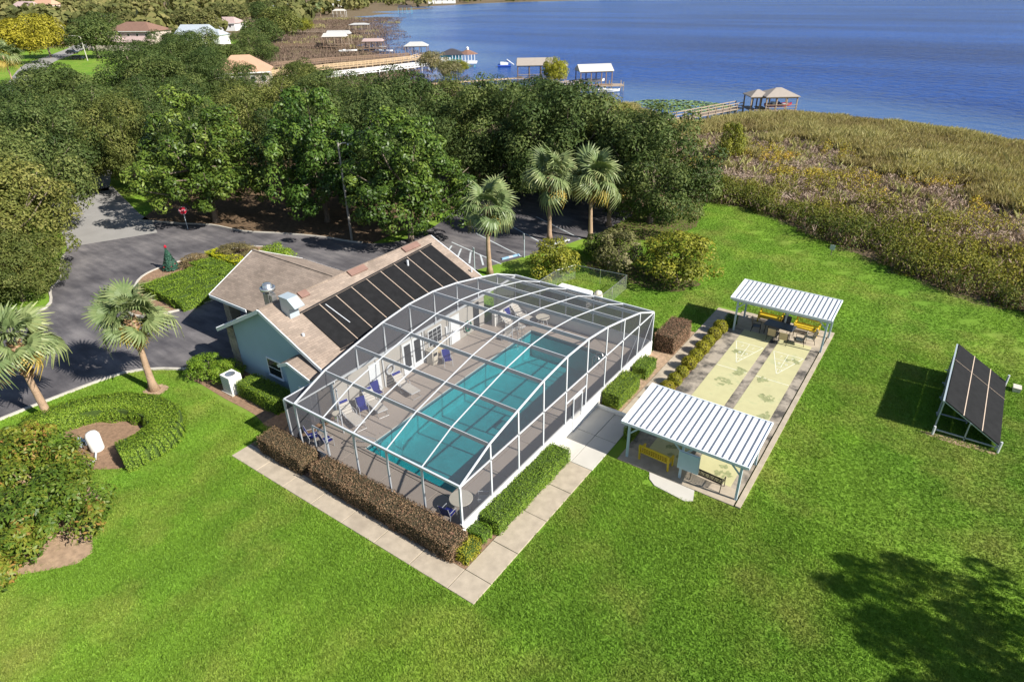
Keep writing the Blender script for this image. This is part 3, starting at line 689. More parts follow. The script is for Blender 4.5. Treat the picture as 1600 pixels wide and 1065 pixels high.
MB().tube([onroof(-14.9,18.95,0),(-14.9,18.95,rz_(-14.9)+.3)],.06,8).build('vent_pipe', MAT['white'], house)
for (ya, yb_) in ((11.35,12.75),(16.2,17.7),(7.55,8.15)):
    MB().slab([onroof(-18.68,ya,.14),onroof(-18.68,yb_,.14),onroof(-18.28,yb_,.1),onroof(-18.28,ya,.1)], .12).build('ridge_vent', MAT['vent'], house)
# evaporative cooler box with hood
bx = MB().box(-18.15,-17.45,6.0,6.62,4.7,6.15).build('roof_air_box', MAT['grey_metal'], house)
MB().slab([(-18.2,5.97,6.2),(-18.2,6.66,6.2),(-17.4,6.66,6.2),(-17.4,5.97,6.2)], .05).build('lid', MAT['grey_metal'], bx)
MB().add([(-17.44,5.98,6.2),(-17.44,6.66,6.2),(-16.85,6.66,5.75),(-16.85,5.98,5.75),(-17.44,5.98,6.15),(-17.44,6.66,6.15),(-16.87,6.66,5.70),(-16.87,5.98,5.70)],[(0,1,2,3),(7,6,5,4),(0,3,7,4),(2,1,5,6),(3,2,6,7)]).build('hood', MAT['grey_metal'], bx)
MB().tri((-17.44,6.63,6.15),(-17.44,6.63,5.55),(-16.9,6.63,5.72)).tri((-17.44,6.0,6.15),(-16.9,6.0,5.72),(-17.44,6.0,5.55)).build('hood_side', MAT['grey_metal'], bx)
# exhaust fan
ef = MB().box(-19.75,-19.25,6.05,6.5,4.9,5.95).build('exhaust_duct', MAT['galv'], house)
MB().lathe([(.2,5.95),(.2,6.1),(.42,6.12),(.44,6.3),(.38,6.34),(.36,6.2),(.26,6.2),(.28,6.45),(.2,6.55),(.05,6.57)], 18, (-19.5,6.27)).build('fan_cowl', MAT['galv'], ef, True)
MB().box(-19.2,-19.0,6.1,6.4,5.5,5.95).build('motor_box', MAT['galv'], ef)
# pool-side wall: doors, window, trims (x = -13.96 face)
def wall_box(name, m, parent, y0, y1, z0, z1, t=.05, x=-13.96): return MB().box(x+.001,x+t,y0,y1,z0,z1).build(name, m, parent)
for (a, b) in ((10.75,11.6),(11.65,12.5)):
    d = wall_box('door', MAT['trim'], house, a, b, .03, 2.12); wall_box('pane', MAT['glass'], d, a+.15, b-.15, .4, 1.95, .06); wall_box('handle', MAT['galv'], d, b-.12, b-.06, 1.0, 1.1, .12)
d = wall_box('door', MAT['trim'], house, 8.0, 8.85, .03, 2.05, .05); wall_box('handle', MAT['galv'], d, 8.1, 8.16, 1.0, 1.1, .1)
d = wall_box('door', MAT['trim'], house, 15.3, 16.2, .03, 2.05, .05); wall_box('handle', MAT['galv'], d, 15.4, 15.46, 1.0, 1.1, .1)
d = wall_box('door', MAT['glass'], house, 17.75, 18.35, .03, 2.05, .05)
w = wall_box('window', MAT['trim'], house, 13.1, 14.4, .85, 2.0, .05)
for r in range(4):
    for c in range(3):
        wall_box('pane', MAT['glass'], w, 13.16+c*.4, 13.52+c*.4, .9+r*.27, 1.14+r*.27, .06)
wall_box('meter_box', MAT['trim'], house, 14.75, 15.0, 1.0, 1.6, .12); wall_box('wall_lamp', MAT['galv'], house, 12.75, 12.95, 1.7, 1.95, .18)
for y in (9.1, 12.62, 15.15): MB().tube([(-13.9,y,.05),(-13.9,y,2.85)], .045, 6).build('downpipe', MAT['trim'], house)

# wall-hung and loose things by the pool-side wall
t = thing('life_ring', 'white life ring hanging on the pool-side wall', 'life ring', (-13.86,9.6,1.05))
V = []; F = []
for i in range(20):
    for j in range(8):
        A = 2*math.pi*i/20; B = 2*math.pi*j/8; r_ = .3+.06*math.cos(B); V.append((.06*math.sin(B), r_*math.cos(A), r_*math.sin(A))); F.append((i*8+j, i*8+(j+1)%8, ((i+1)%20)*8+(j+1)%8, ((i+1)%20)*8+j))
MB().add(V, F).build('ring', MAT['white'], t, True)
t = thing('garden_hose', 'green garden hose coiled on the pool-side wall', 'hose', (-13.8,16.95,.75))
pts = [(.05*math.sin(a*.37), (.3+.03*math.sin(a*3.1))*math.cos(a), (.36+.02*math.cos(a*2.3))*math.sin(a)) for a in [k*.33 for k in range(76)]]
MB().tube(pts, .035, 6).build('coil', MAT['hose'], t); MB().box(-.14,.02,-.08,.08,-.02,.12).build('hanger', MAT['galv'], t)
t = thing('waste_bin', 'cream square waste bin beside the glazed double doors', 'bin', (-13.45,12.85,.02))
MB().prism([(-.27,-.27),(.27,-.27),(.27,.27),(-.27,.27)],0,.85).build('body', MAT['cream_plastic'], t); MB().box(-.3,.3,-.3,.3,.852,.98).build('lid', MAT['cream_plastic'], t); MB().box(.271,.29,-.16,.16,.6,.8).build('flap', MAT['dark'], t)
ac = thing('air_conditioner', 'white air conditioning unit between rounded bush and clipped hedge', 'air conditioner', (-21.3,3.75,.02))
box('case', MAT['white_wall'], ac, -.45,.45,-.4,.4,.05,1.15); box('base', MAT['curb'], ac, -.55,.55,-.5,.5,-.02,.048)
MB().lathe([(.3,1.152),(.3,1.17),(.1,1.175)],16).build('fan_grille', MAT['galv'], ac)
for k in range(6): box('louvre', MAT['grey_metal'], ac, -.4,.4,-.415,-.401,.2+k*.14,.28+k*.14)

# ------------------------------------------------------------------ pool and screen enclosure
PX0, PX1, PY0, PY1, PW = -10.66, -4.72, 4.34, 20.01, -.13
rects = []
def grid(x0,x1,y0,y1,nx,ny):
    xs = np.linspace(x0,x1,nx+1); ys = np.linspace(y0,y1,ny+1)
    return [(xs[i],xs[i+1],ys[j],ys[j+1]) for i in range(nx) for j in range(ny)]
cp = .3
rects += grid(-13.95,PX0-cp,5.43,PY1+cp,1,5)+grid(-13.95,PX0-cp,2.45,5.43,1,1)+grid(PX1+cp,-2.52,PY0-cp,PY1+cp,1,6)+grid(PX0-cp,-2.52,2.45,PY0-cp,3,1)+grid(-13.95,-2.52,PY1+cp,21.6,4,1)
slabs('pool_deck', rects, MAT['deck'], .02, .008)
pool = thing('swimming_pool', 'long rectangular turquoise swimming pool under the screen enclosure', 'swimming pool')
MB().add([(PX0,PY0,.0),(PX1,PY0,.0),(PX1,PY1,.0),(PX0,PY1,.0),(PX0,PY0,-1.3),(PX1,PY0,-1.3),(PX1,PY1,-2.0),(PX0,PY1,-2.0)],[(4,5,6,7),(0,1,5,4),(1,2,6,5),(2,3,7,6),(3,0,4,7)]).build('basin', MAT['plaster'], pool)
for (x0,x1,y0,y1) in grid(PX0-cp+.01,PX0,PY0,PY1,1,12)+grid(PX1,PX1+cp-.01,PY0,PY1,1,12)+grid(PX0-cp+.01,PX1+cp-.01,PY0-cp+.01,PY0,6,1)+grid(PX0-cp+.01,PX1+cp-.01,PY1,PY1+cp-.01,6,1):
    MB().box(x0+.004,x1-.004,y0+.004,y1-.004,-.1,.035).build('coping', MAT['deck'], pool)
tb = MB(); e = .004
tb.box(PX0+e,PX0+2*e,PY0+e,PY1-e,-.26,-.03).box(PX1-2*e,PX1-e,PY0+e,PY1-e,-.26,-.03).box(PX0+e,PX1-e,PY0+e,PY0+2*e,-.26,-.03).box(PX0+e,PX1-e,PY1-2*e,PY1-e,-.26,-.03)
tb.build('tile_band', MAT['tile'], pool)
for k in range(4): MB().prism([(PX0+.01,PY0+.01),(PX0+2.6-.5*k,PY0+.01),(PX0+.01,PY0+2.6-.5*k)], -1.2, -.95+.2*k).build('corner_step', MAT['plaster'], pool)
MB().add([(PX0+.01,PY0+.01,PW),(PX1-.01,PY0+.01,PW),(PX1-.01,PY1-.01,PW),(PX0+.01,PY1-.01,PW)],[(0,1,2,3)]).build('water', MAT['poolwater'], pool)
def rail(x, y, rz, parent):
    o = MB()
    for s in (-.25,.25): o.tube([(-.35,s,.03),(-.35,s,.75),(-.25,s,.88),(-.05,s,.9),(.12,s,.75),(.14,s,-.6)], .022, 6)
    m_ = o.build('ladder_rail', MAT['galv'], parent); m_.location = (x,y,0); m_.rotation_euler = (0,0,rz); return m_
rail(PX1+.1, 18.3, math.pi, pool); rail(PX0-.1, 18.6, 0, pool)
o = MB()
for s in (0,.5): o.tube([(-11.1+s*.6,4.0-s*.6,.03),(-11.1+s*.6,4.0-s*.6,.7),(-10.9+s*.6,4.2-s*.6,.86),(-10.3+s*.6,4.8-s*.6,.5),(-10.15+s*.6,4.95-s*.6,-.3)], .022, 6)
o.build('hand_rail', MAT['galv'], pool)

XS = [-13.13+2.134*i for i in range(6)]; YS = [2.40+2.139*k for k in range(10)]
ZS = [2.99,3.86,4.34,4.78,5.03,5.03,4.78,4.34,3.86,2.99]; EV = 2.99; KR = .92; KF = .42
cage = thing('screen_enclosure', 'white framed screen enclosure arching over the swimming pool', 'screen enclosure')
W_ = MAT['white']
box('kick_wall', MAT['white_wall'], cage, -2.53,-2.39,2.33,21.72,-.05,KR)
box('kick_wall', MAT['white_wall'], cage, -13.1,-2.531,21.58,21.72,-.05,.96)
box('kick_plate', MAT['white_wall'], cage, -11.0,-2.531,2.34,2.44,-.05,KF)
box('kick_plate', MAT['white_wall'], cage, -13.95,-11.95,2.34,2.44,-.05,KF)
# arches along the pool, one per column line
for i, x in enumerate(XS):
    w = .065 if i in (0,5) else .042
    for k in range(9):
        MB().bar((x,YS[k],ZS[k]),(x,YS[k+1],ZS[k+1]),w,.08 if i in (0,5) else .05).build('arch_member', W_, cage)
# deep beams across the pool
for k in range(10):
    if k in (0,9): MB().bar((XS[0],YS[k],EV),(XS[5],YS[k],EV),.09,.12).build('eave_beam', W_, cage)
    else: MB().bar((XS[0],YS[k],ZS[k]-.11),(XS[5],YS[k],ZS[k]-.12),.04,.22).build('cross_beam', W_, cage)
for k in range(10):
    MB().bar((XS[5],YS[k],KR),(XS[5],YS[k],ZS[k]-.04),.05 if 0<k<9 else .09,.09,(0,1,0)).build('post', W_, cage)
    if k > 1: MB().bar((XS[0],YS[k],2.9),(XS[0],YS[k],ZS[k]-.04),.05,.10,(0,1,0)).build('post', W_, cage)
for i in range(5):
    MB().bar((XS[i],YS[0],KF if i else 0),(XS[i],YS[0],EV-.06),.10 if i==0 else .09,.07,(0,1,0)).build('post', W_, cage)
    MB().bar((XS[i],YS[9],.96),(XS[i],YS[9],EV-.06),.07,.06,(0,1,0)).build('post', W_, cage)
MB().bar((XS[5],YS[0],EV-.02),(XS[5],YS[9],EV-.02),.05,.07).build('side_rail', W_, cage)
MB().bar((XS[0],5.3,2.93),(XS[0],YS[9],2.93),.12,.13).build('gutter', W_, cage)
MB().bar((XS[0],YS[0],EV-.02),(XS[0],5.3,EV-.02),.06,.07).build('side_rail', W_, cage)
# lower bay beside the store
MB().bar((-13.94,2.40,0),(-13.94,2.40,EV-.06),.1,.1,(0,1,0)).build('post', W_, cage)
MB().bar((-13.94,2.40,EV-.03),(XS[0],2.40,EV-.03),.07,.08).bar((-13.94,2.40,EV-.03),(-13.94,4.4,EV-.03),.07,.08).build('side_rail', W_, cage)
MB().bar((XS[0]+.55,YS[0]+2.2,0.02),(XS[0]+.55,YS[0]+2.2,EV-.1),.06,.06,(0,1,0)).build('post', W_, cage)
def pane(pts, m): MB().add(pts, [tuple(range(len(pts)))]).build('screen_panel', m, cage)
for i in range(5):
    for k in range(9):
        pane([(XS[i],YS[k],ZS[k]-.01),(XS[i+1],YS[k],ZS[k]-.01),(XS[i+1],YS[k+1],ZS[k+1]-.01),(XS[i],YS[k+1],ZS[k+1]-.01)], MAT['screen'])
for k in range(9):
    pane([(XS[5],YS[k],KR),(XS[5],YS[k+1],KR),(XS[5],YS[k+1],EV),(XS[5],YS[k],EV)], MAT['screen_side'])
    up_ = [(XS[5],YS[k],EV),(XS[5],YS[k+1],EV)] + ([(XS[5],YS[k+1],ZS[k+1])] if ZS[k+1] > EV else []) + ([(XS[5],YS[k],ZS[k])] if ZS[k] > EV else [])
    pane(up_, MAT['screen_side'])
    ul_ = [(XS[0],YS[k],EV),(XS[0],YS[k+1],EV)] + ([(XS[0],YS[k+1],ZS[k+1])] if ZS[k+1] > EV else []) + ([(XS[0],YS[k],ZS[k])] if ZS[k] > EV else [])
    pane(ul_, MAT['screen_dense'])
for i in range(5):
    if i: pane([(XS[i],YS[0],KF),(XS[i+1],YS[0],KF),(XS[i+1],YS[0],EV),(XS[i],YS[0],EV)], MAT['screen'])
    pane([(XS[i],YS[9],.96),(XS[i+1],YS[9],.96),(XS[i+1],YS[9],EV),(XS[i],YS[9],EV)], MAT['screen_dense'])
pane([(XS[0],2.4,KF),(-11.95,2.4,KF),(-11.95,2.4,EV),(XS[0],2.4,EV)], MAT['screen'])
pane([(-13.94,2.4,KF),(XS[0],2.4,KF),(XS[0],2.4,EV),(-13.94,2.4,EV)], MAT['screen_side'])
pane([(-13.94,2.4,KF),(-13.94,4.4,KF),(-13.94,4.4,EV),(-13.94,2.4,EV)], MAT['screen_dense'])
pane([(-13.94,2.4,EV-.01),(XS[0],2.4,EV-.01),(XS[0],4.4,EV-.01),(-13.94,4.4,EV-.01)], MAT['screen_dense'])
box('kick_wall', MAT['white_wall'], cage, -13.3,-13.05,19.0,21.579,-.05,.96)
pane([(-13.13,19.05,.96),(-13.13,21.6,.96),(-13.13,21.6,EV),(-13.13,19.05,EV)], MAT['screen_dense'])
def cage_door(pts_u, z1, n):          # door frame in a wall line
    (xa,ya),(xb,yb) = pts_u
    f = MB()
    for (x,y) in (pts_u): f.bar((x,y,.04),(x,y,z1),.06,.07,(0,1,0))
    for z in (.1,.62,z1): f.bar((xa,ya,z),(xb,yb,z),.06,.07)
    d = f.build('screen_door', W_, cage)
    MB().add([(xa,ya,.62),(xb,yb,.62),(xb,yb,z1),(xa,ya,z1)],[(0,1,2,3)]).build('screen_panel', MAT['screen'], d)
    MB().bar((xa,ya,.36),(xb,yb,.36),.02,.5).build('kick_panel', MAT['white_wall'], d)
    return d
cage_door([(-11.95,2.38),(-11.02,2.38)], 2.15, (0,-1))
cage_door([(-2.375,11.6),(-2.375,12.5)], 2.15, (1,0))
MB().bar((XS[5]+.02,YS[4],2.2),(XS[5]+.02,YS[5],2.2),.05,.06).build('door_header', W_, cage)
MB().bar((XS[5],20.2,KR+.1),(XS[5],21.6,2.8),.03,.03).bar((XS[5]-.02,18.1,KR+.05),(XS[5]-.02,19.4,2.2),.02,.02).build('wind_brace', W_, cage)

# pool furniture
def chaise(label, x, y, rz, back=.55, head='blue_sling'):
    t = thing('chaise_lounge', label, 'lounge chair', (x,y,.02), rz, 'chaise lounges by the pool')   # foot end is +x
    hx, hz = -.95, .36+back
    fr = MB()
    for s in (-.3,.3): fr.tube([(1.0,s,.36),(-.3,s,.36),(hx,s,hz)], .022, 6)
    fr.tube([(1.0,-.3,.36),(1.0,.3,.36)], .022, 6); fr.tube([(hx,-.3,hz),(hx,.3,hz)], .022, 6); fr.build('frame', MAT['white'], t)
    for lx in (-.3,.75):
        for s in (-.3,.3): MB().tube([(lx,s,.36),(lx+.12,s,0),(lx+.34,s,0)], .02, 6).build('leg', MAT['galv'], t)
        MB().tube([(lx+.34,-.3,.015),(lx+.34,.3,.015)], .018, 6).build('foot_bar', MAT['galv'], t)
    for k in range(9):
        x0 = -.27+k*.14; MB().box(x0,x0+.125,-.29,.29,.37,.385).build('strap', MAT['grey_sling'], t)
    dv = Vector((hx+.3,0,hz-.36)); L = dv.length; dv.normalize()
    for k in range(5):
        a_ = Vector((-.3,0,.375))+dv*(L*(k+.05)/5); b_ = Vector((-.3,0,.375))+dv*(L*(k+.92)/5)
        MB().bar(a_, b_, .58, .015).build('strap', MAT['blue_sling' if (k==4 and head=='blue_sling') else 'grey_sling'], t)
    for s in (-.33,.33): MB().tube([(-.5,s,.36),(-.45,s,.58),(-.05,s,.58),(0,s,.36)], .018, 6).build('armrest', MAT['white'], t)
    return t
chaise('chaise lounge nearest the front left corner, next to the single blue chair', -13.0, 5.6, R(-14))
chaise('chaise lounge second from the front, between two blue chairs', -12.85, 7.2, R(-17))
chaise('chaise lounge standing alone below the life ring', -12.6, 9.5, R(-10))
chaise('chaise lounge at the far end of the wall, nearest the green hose', -11.95, 19.55, R(-8), .5, '')
chaise('chaise lounge in the far left corner of the enclosure', -11.95, 20.95, R(-8), .6, '')
def chair(label, x, y, rz, sling='blue_sling', z=.02, frame='white', group='sling chairs by the pool'):
    t = thing('patio_chair', label, 'chair', (x,y,z), rz, group)       # faces +x
    for s in (-.27,.27):
        MB().tube([(.28,s,0),(.26,s,.62),(-.22,s,.62)], .018, 6).build('front_leg', MAT[frame], t)
        MB().tube([(-.30,s,0),(-.2,s,.4),(-.36,s,.98)], .018, 6).build('back_leg', MAT[frame], t)
    MB().bar((.26,0,.42),(-.2,0,.38),.5,.02).build('seat', MAT[sling], t)
    MB().bar((-.2,0,.4),(-.36,0,.97),.5,.02,(1,0,0)).build('backrest', MAT[sling], t)
    return t
chair('blue chair between the two chaise lounges nearest the front', -13.0, 6.45, R(-25))
chair('blue chair against the wall behind the second chaise lounge', -13.5, 8.05, R(-20))
chair('single blue chair with white arms in front of the window', -12.5, 13.2, R(-35))
chair('blue chair between the two far left chaise lounges', -12.6, 20.25, R(-10))
chair('blue chair by the front screen door, nearer the corner', -13.35, 3.2, R(60))
chair('blue chair by the front screen door, nearer the pool', -12.45, 3.35, R(80))
chair('blue chair squeezed into the front right corner below the round table', -3.75, 2.95, R(95))
chair('pale chair beside the round table at the front right corner', -2.95, 4.55, R(215), 'grey_sling')
chair('tan chair beside the cream bin, against the wall', -13.35, 13.75, R(-10), 'tan_sling')
chair('tan chair in the far left corner behind the chaise lounge', -12.7, 21.2, R(-40), 'tan_sling')
chair('bare metal framed chair left of the pool ladder, near the chaise lounge', -11.35, 18.75, R(-100), 'grey_sling')
chair('bare metal framed chair by the far left pool edge, nearer the hose', -11.2, 17.9, R(-80), 'grey_sling')
def rtable(label, x, y, r, top, z=.02):
    t = thing('round_table', label, 'table', (x,y,z), 0)
    MB().lathe([(r*.97,.70),(r,.715),(r,.74),(r*.98,.75)], 28).build('table_top', MAT[top], t, False)
    for k in range(4):
        a_ = math.pi/4+k*math.pi/2; MB().tube([(r*.45*math.cos(a_),r*.45*math.sin(a_),.70),(r*.72*math.cos(a_),r*.72*math.sin(a_),0)], .025, 6).build('leg', MAT['white'], t)
    return t
rtable('white round table at the front right corner of the pool deck', -3.62, 3.72, .55, 'cream_plastic')
rtable('cream round table standing beyond the far end of the pool', -10.3, 20.95, .5, 'cream_plastic')
rtable('small low round table between the blue chair and the chaise lounges', -13.45, 5.0+.0, .25, 'cream_plastic')

# ------------------------------------------------------------------ shuffleboard court
struct('court_slab', MB().box(.62,6.55,10.95,31.0,-.1,.05), MAT['stain_concrete'])
struct('court_kerb', MB().box(6.62,6.86,10.95,31.0,-.1,.10), MAT['concrete'])
struct('pavilion_floor', MB().box(.64,6.53,10.97,12.1,.0,.058).box(.64,6.53,28.2,30.95,.0,.058), MAT['concrete'])
struct('pavilion_step', MB().prism([(3.0,10.2),(4.6,10.0),(4.9,10.25),(4.7,10.94),(2.4,10.94),(2.6,10.5)], -.1, .045), MAT['concrete2'])
def text_obj(name, cu, m_, parent):
    tmp = bpy.data.objects.new(name, cu); COL.objects.link(tmp)
    me = bpy.data.meshes.new_from_object(tmp); COL.objects.unlink(tmp); bpy.data.objects.remove(tmp)
    me.materials.clear(); return ob(name, me, m_, parent)
LN = [(1.61,3.53),(4.05,6.03)]
for (x0,x1) in LN:
    r = MB().box(x0,x1,12.1,28.2,.0,.062).build('court_lane', MAT['lane']); tag(r, kind='structure')
    xm = (x0+x1)/2
    ln = MB()
    for sgn, yt, yb0 in ((1,23.55,26.3),(-1,16.75,14.0)):
        hw = (x1-x0)/2-.08
        z_ = .067
        stripe(ln,(xm,yt),(xm-hw,yb0),.05,z_); stripe(ln,(xm,yt),(xm+hw,yb0),.05,z_); stripe(ln,(xm-hw,yb0),(xm+hw,yb0),.05,z_+.001)
        stripe(ln,(xm,yt+sgn*.95),(xm,yb0),.04,z_+.002)
        for q in (.34,.67): stripe(ln,(xm-hw*q,yt+(yb0-yt)*q),(xm+hw*q,yt+(yb0-yt)*q),.04,z_+.003)
        stripe(ln,(x0+.02,yt-sgn*.9),(x1-.02,yt-sgn*.9),.05,z_)
    m_ = ln.build('court_line', MAT['line'], r)
    for sgn, yt, yb0 in ((1,23.55,26.3),(-1,16.75,14.0)):
        for txt, q, dx in (('10',.2,0),('8',.5,-.22),('8',.5,.22),('7',.83,-.34),('7',.83,.34)):
            cu = bpy.data.curves.new('numeral','FONT'); cu.body = txt; cu.size = .34; cu.align_x = 'CENTER'; cu.align_y = 'CENTER'; cu.extrude = .001; cu.offset = .0
            o = text_obj('numeral', cu, MAT['line'], r); o.location = (xm+dx, yt+(yb0-yt)*q, .072); o.rotation_euler = (0,0,0 if sgn>0 else math.pi);
def stain(cx, cy, rx, ry, sd_):
    rg = random.Random(sd_); mb = MB()
    for k in range(14):
        a_ = rg.uniform(0,6.28); q = math.sqrt(rg.random()); x = cx+rx*q*math.cos(a_); y = cy+ry*q*math.sin(a_)
        z = .0665+k*.00015; pts = blob(x,y,rg.uniform(.05,.22),rg.uniform(.05,.2),rg,9,.35)
        mb.add([(px,py,z) for px,py in pts],[tuple(range(len(pts)))])
    return mb
MAT['mildew'] = mat('mildew_patch', (.26,.275,.135), .9, .4, 5, 40, 0)
for a_ in ((3.1,22.6,.25,.5,6),(2.0,16.2,.3,.4,7),(5.7,18.6,.2,.6,8),(4.5,22.4,.3,.3,9),(2.3,24.9,.4,.25,10),(5.4,25.6,.35,.3,11),(2.9,13.2,.5,.6,12),(2.55,20.9,.5,.45,1),(5.3,20.6,.4,.3,2),(2.6,17.8,.25,.25,3),(4.75,17.0,.3,.5,4),(5.4,13.0,.35,.4,5)): struct('mildew_patch', stain(*a_), MAT['mildew'])

# pavilions
def pavilion(label, x0, x1, yf, zf, yb, zb, postx, n, midpost, back_board):
    t = thing('pavilion', label, 'pavilion')
    wdt = (x1-x0)/n
    def zr(y): return zf+(zb-zf)*(y-yf)/(yb-yf)
    for k in range(n):
        a_, b_ = x0+k*wdt+.048, x0+(k+1)*wdt-.048
        MB().slab([(a_,yf,zf),(b_,yf,zf),(b_,yb,zb),(a_,yb,zb)], .05).build('roof_panel', MAT['roof_white'], t)
        if k: MB().bar((x0+k*wdt,yf+.01,zf-.02),(x0+k*wdt,yb-.01,zb-.02),.098,.04).build('roof_seam', MAT['roof_seam'], t)
    for y, z in ((yf,zf),(yb,zb)): MB().bar((x0-.03,y,z-.02),(x1+.03,y,z-.02),.05,.13).build('fascia', MAT['pav_white'], t)
    for x in (x0,x1): MB().bar((x,yf,zf-.01),(x,yb,zb-.01),.06,.13).build('fascia', MAT['pav_white'], t)
    for y in (yf+.2, yb-.35):
        MB().bar((x0+.1,y,zr(y)-.18),(x1-.1,y,zr(y)-.18),.1,.2).build('beam', MAT['pav_trim'], t)
        for j, x in enumerate(postx):
            if j == 1 and not midpost and y < yf+1: continue
            MB().bar((x,y,.04),(x,y,zr(y)-.28),.11,.11,(0,1,0)).build('post', MAT['pav_trim'], t)
            for s in (-1,1):
                if (j == 0 and s < 0) or (j == len(postx)-1 and s > 0): continue
                MB().bar((x,y,zr(y)-.75),(x+s*.45,y,zr(y)-.28),.05,.07).build('brace', MAT['pav_trim'], t)
    for x in postx[::2]: MB().bar((x,yf+.2,zr(yf+.2)-.22),(x,yb-.35,zr(yb-.35)-.22),.06,.12).build('beam', MAT['pav_trim'], t)
    return t
p1 = pavilion('near white ribbed roof pavilion beside the concrete entry pad', .6, 6.82, 11.2, 2.22, 14.75, 2.5, (.95,3.76,6.5), 20, True, False)
p2 = pavilion('far white ribbed roof pavilion at the end of the shuffleboard court', .55, 6.88, 27.5, 2.50, 30.4, 2.75, (1.02,3.85,6.65), 22, False, False)
b = thing('notice_board', 'pale blue notice board on the near pavilion middle post', 'notice board', (3.76,11.4,0))
box('board', MAT['pav_trim'], b, -.12,.86,-.19,-.13,.75,1.75); box('frame', MAT['pav_white'], b, -.15,.89,-.13,-.10,.72,1.78)
b = thing('scoreboard', 'black scoreboard on a post under the far pavilion', 'scoreboard', (3.85,29.7,0))
box('board', MAT['dark'], b, -.42,.42,-.1,-.02,1.55,2.0); MB().bar((0,0,.06),(0,0,1.9),.1,.1,(0,1,0)).build('post', MAT['pav_white'], b); box('frame', MAT['iron'], b, -.46,.46,-.02,.02,1.51,2.04)
def bench(label, x, y, rz, L=1.5):
    t = thing('slatted_bench', label, 'bench', (x,y,.06), rz, 'yellow slatted benches')     # faces +y
    m = MAT['yellow']
    for sx in (-L/2,L/2):
        MB().bar((sx,.28,0),(sx,.28,.6),.08,.08,(0,1,0)).build('leg', m, t); MB().bar((sx,-.24,0),(sx,-.33,.95),.08,.08,(0,1,0)).build('leg', m, t)
        MB().bar((sx,.33,.62),(sx,-.3,.62),.1,.04).build('armrest', m, t)
    for k in range(5): MB().box(-L/2,L/2,-.22+k*.105,-.135+k*.105,.40,.43).build('seat_slat', m, t)
    MB().bar((-L/2,-.32,.92),(L/2,-.32,.92),.05,.09).build('top_rail', m, t); MB().bar((-L/2,-.26,.50),(L/2,-.26,.50),.05,.08).build('lower_rail', m, t)
    for k in range(12):
        xx = -L/2+.1+k*(L-.2)/11; MB().bar((xx,-.265,.5),(xx,-.318,.9),.07,.02,(1,0,0)).build('back_slat', m, t)
    MB().bar((-L/2,.27,.36),(L/2,.27,.36),.04,.08).build('apron', m, t)
    return t
bench('yellow slatted bench under the near pavilion beside the notice board', 2.35, 11.75, R(-3), 1.55)
bench('yellow slatted bench in shade under the far pavilion, left of the scoreboard', 2.75, 30.2, R(180), 1.5)
bench('yellow slatted bench in sun under the far pavilion, right of the scoreboard', 5.2, 30.0, R(178), 1.5)
t = thing('iron_bench', 'black iron park bench under the near pavilion', 'bench', (5.0,11.75,.06), R(-4))
for sx in (-.75,.75):
    MB().tube([(sx,.28,0),(sx,.25,.42),(sx,.27,.62),(sx,-.22,.62)], .02, 6).build('leg', MAT['iron'], t); MB().tube([(sx,-.28,0),(sx,-.2,.42),(sx,-.34,.88)], .02, 6).build('leg', MAT['iron'], t)
for k in range(6): MB().box(-.75,.75,-.2+k*.08,-.15+k*.08,.41,.425).build('seat_slat', MAT['iron'], t)
for z in (.52,.86): MB().bar((-.75,-.2-(z-.42)*.3,z),(.75,-.2-(z-.42)*.3,z),.025,.04).build('back_rail', MAT['iron'], t)
for k in range(13):
    xx = -.7+k*1.4/12; MB().bar((xx,-.23,.52),(xx+(.08 if k%2 else -.08),-.33,.86),.02,.02).build('back_scroll', MAT['iron'], t)
t = thing('patio_table', 'dark rectangular table under the far pavilion', 'table', (3.75,28.75,.06), R(-4))
box('table_top', MAT['table_dark'], t, -.95,.95,-.5,.5,.68,.72)
for sx in (-.8,.8):
    for sy in (-.4,.4): MB().tube([(sx,sy,.68),(sx*1.05,sy*1.05,0)], .025, 6).build('leg', MAT['iron'], t)
for lb, x, y, rz_d, s in (('tan chair with its back to the court, left of the pair at the table',3.55,27.75,90,'tan_sling'),('tan chair with its back to the court, right of the pair at the table',4.3,27.6,95,'tan_sling'),
    ('dark chair at the left end of the patio table in the shade',2.3,28.45,10,'table_dark'),('pale sling chair at the sunny right end of the patio table',5.25,28.1,190,'cream_plastic'),
    ('dark chair behind the patio table, nearest the scoreboard',3.9,29.55,-90,'table_dark'),('pale chair standing before the sunlit yellow bench',5.75,28.7,200,'cream_plastic')):
    chair(lb, x, y, R(rz_d), s, .06, 'iron', 'chairs around the patio table')

# ------------------------------------------------------------------ freestanding solar rack
t = thing('solar_rack', 'tilted black solar heating rack standing alone on the lawn', 'solar panel')
def sp_(u, v, h=0):      # u 0..1 along Y, v 0..1 from the high edge down
    x0, z0, x1, z1 = 13.45, 2.0, 16.3, .32; n_ = Vector((z0-z1, 0, x1-x0)).normalized()
    return Vector((x0+(x1-x0)*v+.12*u, 22.35+7.25*u, z0+(z1-z0)*v))+n_*h
for (v0,v1) in ((0,.335),(.335,.67),(.67,1)):
    for (u0,u1) in ((0,.69),(.69,1)):
        MB().slab([sp_(u0+.004,v0+.01,.05),sp_(u1-.004,v0+.01,.05),sp_(u1-.004,v1-.01,.05),sp_(u0+.004,v1-.01,.05)], .05).build('solar_mat', MAT['panel'], t)
for v in (.335,.67): MB().bar(sp_(0,v,.055),sp_(1,v,.055),.05,.02,(.5,0,.8)).build('mat_seam', MAT['panel_seam'], t)
MB().bar(sp_(.69,0,.056),sp_(.69,1,.056),.03,.02,(.5,0,.8)).build('mat_seam', MAT['wood'], t)
